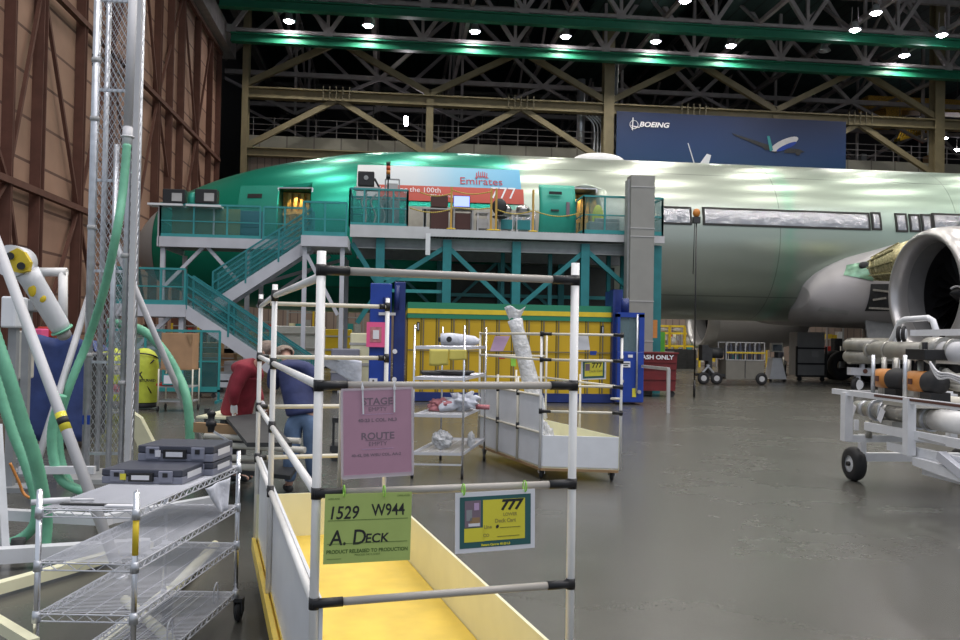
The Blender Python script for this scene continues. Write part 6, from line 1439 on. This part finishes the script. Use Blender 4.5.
part('carton', MB().box(xa+.03, g.y+.03, .885, xb_-.02, g.y+.6, 1.62), 'cardboard', t, bevel=.006); part('flap', MB().prism([(xb_-.14, g.y+.0, 1.6), (xb_-.02, g.y+.0, 1.6), (xb_-.05, g.y-.0, 1.36)], (0, .02, 0)), 'wood', t)
one('parts_tray', MB().box(-.2, -.12, 0, .2, .12, .05).ball((-.08, 0, .06), (.06, .05, .03), 10, 6).ball((.09, 0, .06), (.05, .05, .03), 10, 6), 'red', (xa+.15, g.y-.16+.3, .528), 'red parts tray on the middle shelf of the box cart', 'tray')
# low teal fence
a_, b_ = at(108, 335, 20.5), at(220, 335, 20.5)
t = thing('teal_fence', ((a_.x+b_.x)/2, 20.5, 0), 'low teal mesh fence in front of the stair landing', 'fence')
railing(t, (a_.x, 20.5, .25), (b_.x, 20.5, .25), 1.42, 6, w=.05); 
for x in (a_.x, b_.x): part('foot', MB().beam((x, 20.2, .03), (x, 20.8, .03), .06).beam((x, 20.5, 0), (x, 20.5, .3), .05), 'teal', t)
for px, w_, h_, m_, lb in ((206, .5, .75, 'dark', 'black wheeled stand behind the teal fence'), (230, .7, .35, 'midgrey', 'low grey drawer unit at the stair foot'), (222, .5, .3, 'white_board', 'white pedestal right of the teal fence')):
    g = fl(px, 392 if px > 210 else 398); t = thing('floor_unit', g, lb, 'unit'); part('body', MB().box(g.x-w_/2, g.y, .12, g.x+w_/2, g.y+.4, h_+.2), m_, t, bevel=.02); part('front_slot', MB().box(g.x-w_/3, g.y-.01, h_*.6+.1, g.x+w_/3, g.y, h_*.75+.1), 'black', t)
    for s_ in (-1, 1): part('caster', MB().cyl((g.x+s_*w_*.35, g.y+.02, .06), (g.x+s_*w_*.35, g.y+.06, .06), .06, 12), 'rubber', t)

# ================================================================== PIPE CART AT THE RIGHT
XS = 5.29
def s(px, py, x=XS): return atx(px, py, x)
zr = 1.08; ya_ = fl(833, 391, zr).y; yb_ = 6.3
t = thing('pump_cart', (XS+.6, 8.3, 0), 'white steel trailer loaded with pipes and motors at the right edge', 'trailer')
part('top_rail', MB().beam((XS, ya_, zr), (XS, yb_, zr), .05, .06), 'white_paint', t); part('rust_strip', MB().beam((XS-.027, ya_-.9, zr+.01), (XS-.027, yb_, zr+.01), .004, .025), 'rust_brown', t)
yA = s(847, 392).y; zl = s(847, 441).z; yB = s(909, 455).y; zB = s(909, 455).z
part('corner_post', MB().beam((XS, yA, zl), (XS, yA, zr), .10, .10, up=Y), 'white_paint', t); part('corner_post', MB().beam((XS, yB, zB), (XS, yB, zr+.02), .09, .09, up=Y), 'white_paint', t)
part('end_rail', MB().beam((XS, yA, zl+.03), (XS+1.3, yA, zl+.03), .07, .08), 'white_paint', t); part('end_rail', MB().beam((XS, yA, zr), (XS+1.3, yA, zr), .05, .06), 'white_paint', t); part('corner_post', MB().beam((XS+1.3, yA, zl), (XS+1.3, yA, zr), .09, .09, up=Y), 'white_paint', t)
zm_ = s(880, 432).z
q_a, q_b = s(862, 426), s(960, 450)
part('side_rail', MB().beam((XS+.05, q_a.y, q_a.z), (XS+.05, yb_, q_a.z), .05, .09), 'white_paint', t); part('stub', MB().beam((XS+.0, q_a.y+.12, q_a.z-.06), (XS+.0, q_a.y+.12, q_a.z+.06), .04), 'white_paint', t)
part('lower_rail', MB().beam((XS+.1, yB+.5, zB+.03), (XS+.1, yb_, zB+.03), .07, .09), 'white_paint', t); part('axle_beam', MB().beam((XS+.3, 9.66, .30), (XS+1.6, 9.66, .30), .09, .1), 'white_paint', t)
part('chassis_beam', MB().beam((XS+.12, s(914, 455).y, .40), (XS+.12, yb_, .40), .07, .12), 'white_paint', t); part('chassis_post', MB().beam((XS+.35, 9.66, .3), (XS+.35, 9.66, zl+.05), .07), 'white_paint', t)
part('skid_plate', MB().prism([s(912, 457), s(935, 463), s(965, 476), s(965, 484), s(936, 474), s(912, 465)], (.06, 0, 0)), 'white_paint', t)
part('diagonal_arm', MB().beam(s(938, 455)+X*.03, s(975, 485)+X*.03, .09, .08), 'platform_grey', t)
wc = V((XS+.22, 9.6, .205))
for wx in (XS+.30, XS+1.7):
    c = V((wx, 9.75, .205)); w_ = part('wheel', MB().lathe(c-X*.07, X, [(0, .10), (0, .15), (.015, .19), (.05, .205), (.09, .205), (.125, .19), (.14, .15), (.14, .10)], 32), 'rubber', t)
    part('rim', MB().lathe(c-X*.07, X, [(.012, 0), (.012, .05), (.03, .085), (.005, .118), (.14, .118), (.14, 0)], 28), 'white_paint', w_); part('hub', MB().cyl(c-X*.09, c, .028, 14), 'black', w_)
    mb = MB()
    for i in range(5): a = 2*pi*i/5; mb.cyl(c+V((-.047, .06*cos(a), .06*sin(a))), c+V((-.03, .06*cos(a), .06*sin(a))), .012, 8)
    part('wheel_nut', mb, 'dark', w_)
# lower pipe run
xp = XS+.35; pz = s(862, 408, xp).z
def run(px0, px1, r, m_, nm='pipe_section', x=xp, pz_=None):
    y0, y1 = s(px0, 400, x).y, s(px1, 400, x).y; z_ = pz_ if pz_ is not None else pz
    return part(nm, MB().cyl((x, y0, z_), (x, y1, z_), r, 22), m_, t)
run(858, 870, .085, 'steel_pipe'); run(864, 868, .095, 'galv', 'pipe_flange'); run(870, 892, .10, 'steel_pipe'); run(876, 879, .125, 'galv', 'pipe_flange'); run(886, 889, .125, 'galv', 'pipe_flange'); run(892, 915, .09, 'steel_pipe'); run(915, 936, .115, 'steel_pipe'); run(918, 921, .135, 'galv', 'pipe_flange'); run(930, 933, .135, 'galv', 'pipe_flange'); run(936, 975, .115, 'white_pipe')
part('valve', MB().box(xp-.12, s(896, 400, xp).y-.12, pz-.22, xp+.1, s(896, 400, xp).y+.12, pz-.08).cyl((xp-.1, s(877, 400, xp).y, pz-.12), (xp-.1, s(877, 400, xp).y, pz-.32), .04, 12), 'steel_pipe', t)
for px in (864, 893): y_ = s(px, 400, xp).y; part('paper_tag', MB().prism([(xp-.13, y_-.06, pz+.02), (xp-.13, y_+.02, pz-.12), (xp-.13, y_+.1, pz-.08), (xp-.13, y_+.03, pz+.06)], (.004, 0, 0)), 'paper', t)
# orange motors standing on the bed
zq = s(880, 378, xp).z
part('bed', MB().box(XS+.55, yb_, zr-.08, XS+1.25, yA, zr-.02).box(XS+.05, 8.2, zr-.08, XS+.55, 8.75, zr-.03), 'machine_beige', t)
for a0_, a1_, a2_, a3_ in ((877, 890, 905, 0), (909, 926, 941, 0)):
    y0, y1, y2 = s(a0_+3, 380, xp).y, s(a1_+4, 380, xp).y, s(a2_+2, 380, xp).y
    mo = part('motor', MB().lathe((xp, y0, zq), -Y, [(0, 0), (0, .11), (y0-y1, .115), (y0-y1, 0)], 28), 'orange', t, label='orange motor barrel')
    part('motor_end', MB().lathe((xp, y1, zq), -Y, [(0, .12), (.05, .13), (y1-y2-.06, .12), (y1-y2, .08), (y1-y2+.01, 0)], 28), 'rubber', mo); part('maker_mark', MB().box(xp-.13, (y0+y1)/2-.03, zq-.03, xp-.116, (y0+y1)/2+.03, zq+.03), 'rust_brown', mo)
    part('motor_base', MB().box(xp-.1, y2+.05, zr-.02, xp+.12, y1+.02, zq-.1), 'black', mo)
for px in (873, 905): y_ = s(px, 380, XS+.12).y; part('support_tube', MB().cyl((XS+.12, y_, zr), (XS+.12, y_, s(px, 355, XS+.12).z), .022, 14), 'galv', t)
mb = MB()
for i in range(5): y_ = s(880+i*12, 380, xp).y; mb.cyl((xp+.05, y_, zr), (xp+.05, y_, 1.5), .03, 10).box(xp, y_-.04, zr, xp+.12, y_+.04, zr+.15)
part('small_pipework', mb, 'steel_pipe', t)
part('black_actuator', MB().box(xp-.08, s(932, 355, xp).y, s(920, 357, xp).z-.03, xp+.2, s(912, 355, xp).y, s(920, 349, xp).z).cyl((xp, s(925, 345, xp).y, s(925, 352, xp).z), (xp, s(925, 345, xp).y, s(925, 342, xp).z), .03, 10), 'black', t, bevel=.01)
# upper pipes
xu = XS+.62
for pz0, pz1, zc, r, m_ in ((848, 876, 345.5, .075, 'cart_pipe'), (848, 876, 357, .075, 'cart_pipe'), (870, 915, 350, .10, 'cart_pipe'), (886, 935, 351, .105, 'cart_pipe'), (930, 945, 349, .13, 'steel_pipe'), (940, 975, 353, .12, 'lightgrey')):
    z_ = s((pz0+pz1)/2, zc, xu).z; y0, y1 = s(pz0, 350, xu).y, s(pz1, 350, xu).y; part('upper_pipe', MB().cyl((xu, y0, z_), (xu, y1, z_), r, 22), m_, t)
for px, r in ((873, .115), (890, .12), (933, .145), (955, .13)): y_ = s(px, 350, xu).y; z_ = s(px, 351, xu).z; part('pipe_flange', MB().cyl((xu, y_-.02, z_), (xu, y_+.02, z_), r, 22), 'steel_pipe', t)
# white hoop and long white arm with rollers
hx = XS+.75
hoop = [s(889, 345, hx), s(894, 336, hx), s(900, 322, hx), s(905, 319.5, hx), s(928, 318, hx), s(933, 321, hx), s(936, 330, hx), s(936, 345, hx)]
part('hoop_guard', MB().tube(hoop, .035, 12), 'white_paint', t); part('gusset', MB().prism([s(889, 345, hx), s(895, 335, hx), s(903, 345, hx)], (.04, 0, 0)), 'white_paint', t)
yl = s(913, 333, hx); part('long_arm', MB().beam(yl, (hx, 6.2, yl.z+.02), .07, .07), 'white_paint', t)
for px in (899, 904): c = s(px, 334, hx-.1); w_ = part('roller', MB().torus(c, (1, -.9, 0), .075, .022, 22, 8), 'rubber', t); part('roller_hub', MB().cyl(c-V((.02, -.018, 0)), c+V((.02, -.018, 0)), .06, 16), 'white_board', w_)
part('hoop_post', MB().beam((hx, hoop[0].y-.15, zr), (hx, hoop[0].y-.15, hoop[0].z), .06), 'white_paint', t)
cb = MB()
for k in range(3): cb.tube(catmull([s(930, 362+k, xp-.1), s(938, 372+k*3, xp-.12), s(950, 374+k*2, xp-.1), s(968, 380+k*3, xp-.1)], 6), .012, 6)
part('cable', cb, 'lightgrey', t)
cb = MB()
for k in range(3): cb.tube(catmull([s(945, 372+k*4, xp+.2), s(955, 378+k*4, xp+.2), s(972, 376+k*6, xp+.2)], 6), .05, 10)
part('corrugated_tube', cb, 'machine_beige', t)
part('data_plate', MB().prism([s(918, 437, XS+.02), s(945, 444, XS+.02), s(945, 446, XS+.02), s(918, 439, XS+.02)], (.004, 0, 0)), 'midgrey', t)
# second trailer behind
g = fl(857, 393); t = thing('rear_pump_cart', (g.x+1, g.y, 0), 'second white trailer with grey tanks, parked behind the pipe trailer', 'trailer')
def a2(px, py): return at(px, py, g.y)
c = V((g.x, g.y, .28))
part('wheel', MB().torus(c, X*.4-Y, .19, .09, 24, 8), 'rubber', t); part('hub', MB().cyl(c, c-Y*.1, .17, 18), 'white_paint', t)
for yy in (345, 357): p0, p1 = a2(849, yy), a2(905, yy); part('tank', MB().cyl(p0, p1, .24, 22), 'cart_pipe', t)
p0, p1 = a2(849, 371), a2(905, 374); part('frame_rail', MB().beam(p0, p1, .25, .25).beam(a2(862, 345), a2(862, 375), .12).beam(c+Z*.1, (c.x, c.y, p0.z), .15), 'platform_grey', t); part('red_emblem', MB().cyl(a2(863, 371)-Y*.15, a2(863, 371)-Y*.13, .08, 12), 'rust_brown', t)
# landed grey floor mark and lighting of the far left door
# ================================================================== LIGHT
w = bpy.data.worlds.new('world'); SC.world = w; w.use_nodes = True
bg = w.node_tree.nodes['Background']; bg.inputs['Color'].default_value = (.80, .88, 1., 1); bg.inputs['Strength'].default_value = .6
SC.view_settings.view_transform = 'Standard'; SC.view_settings.look = 'None'; SC.view_settings.gamma = 1; SC.view_settings.exposure = 0.0
try: SC.view_settings.use_curve_mapping = False
except Exception: pass
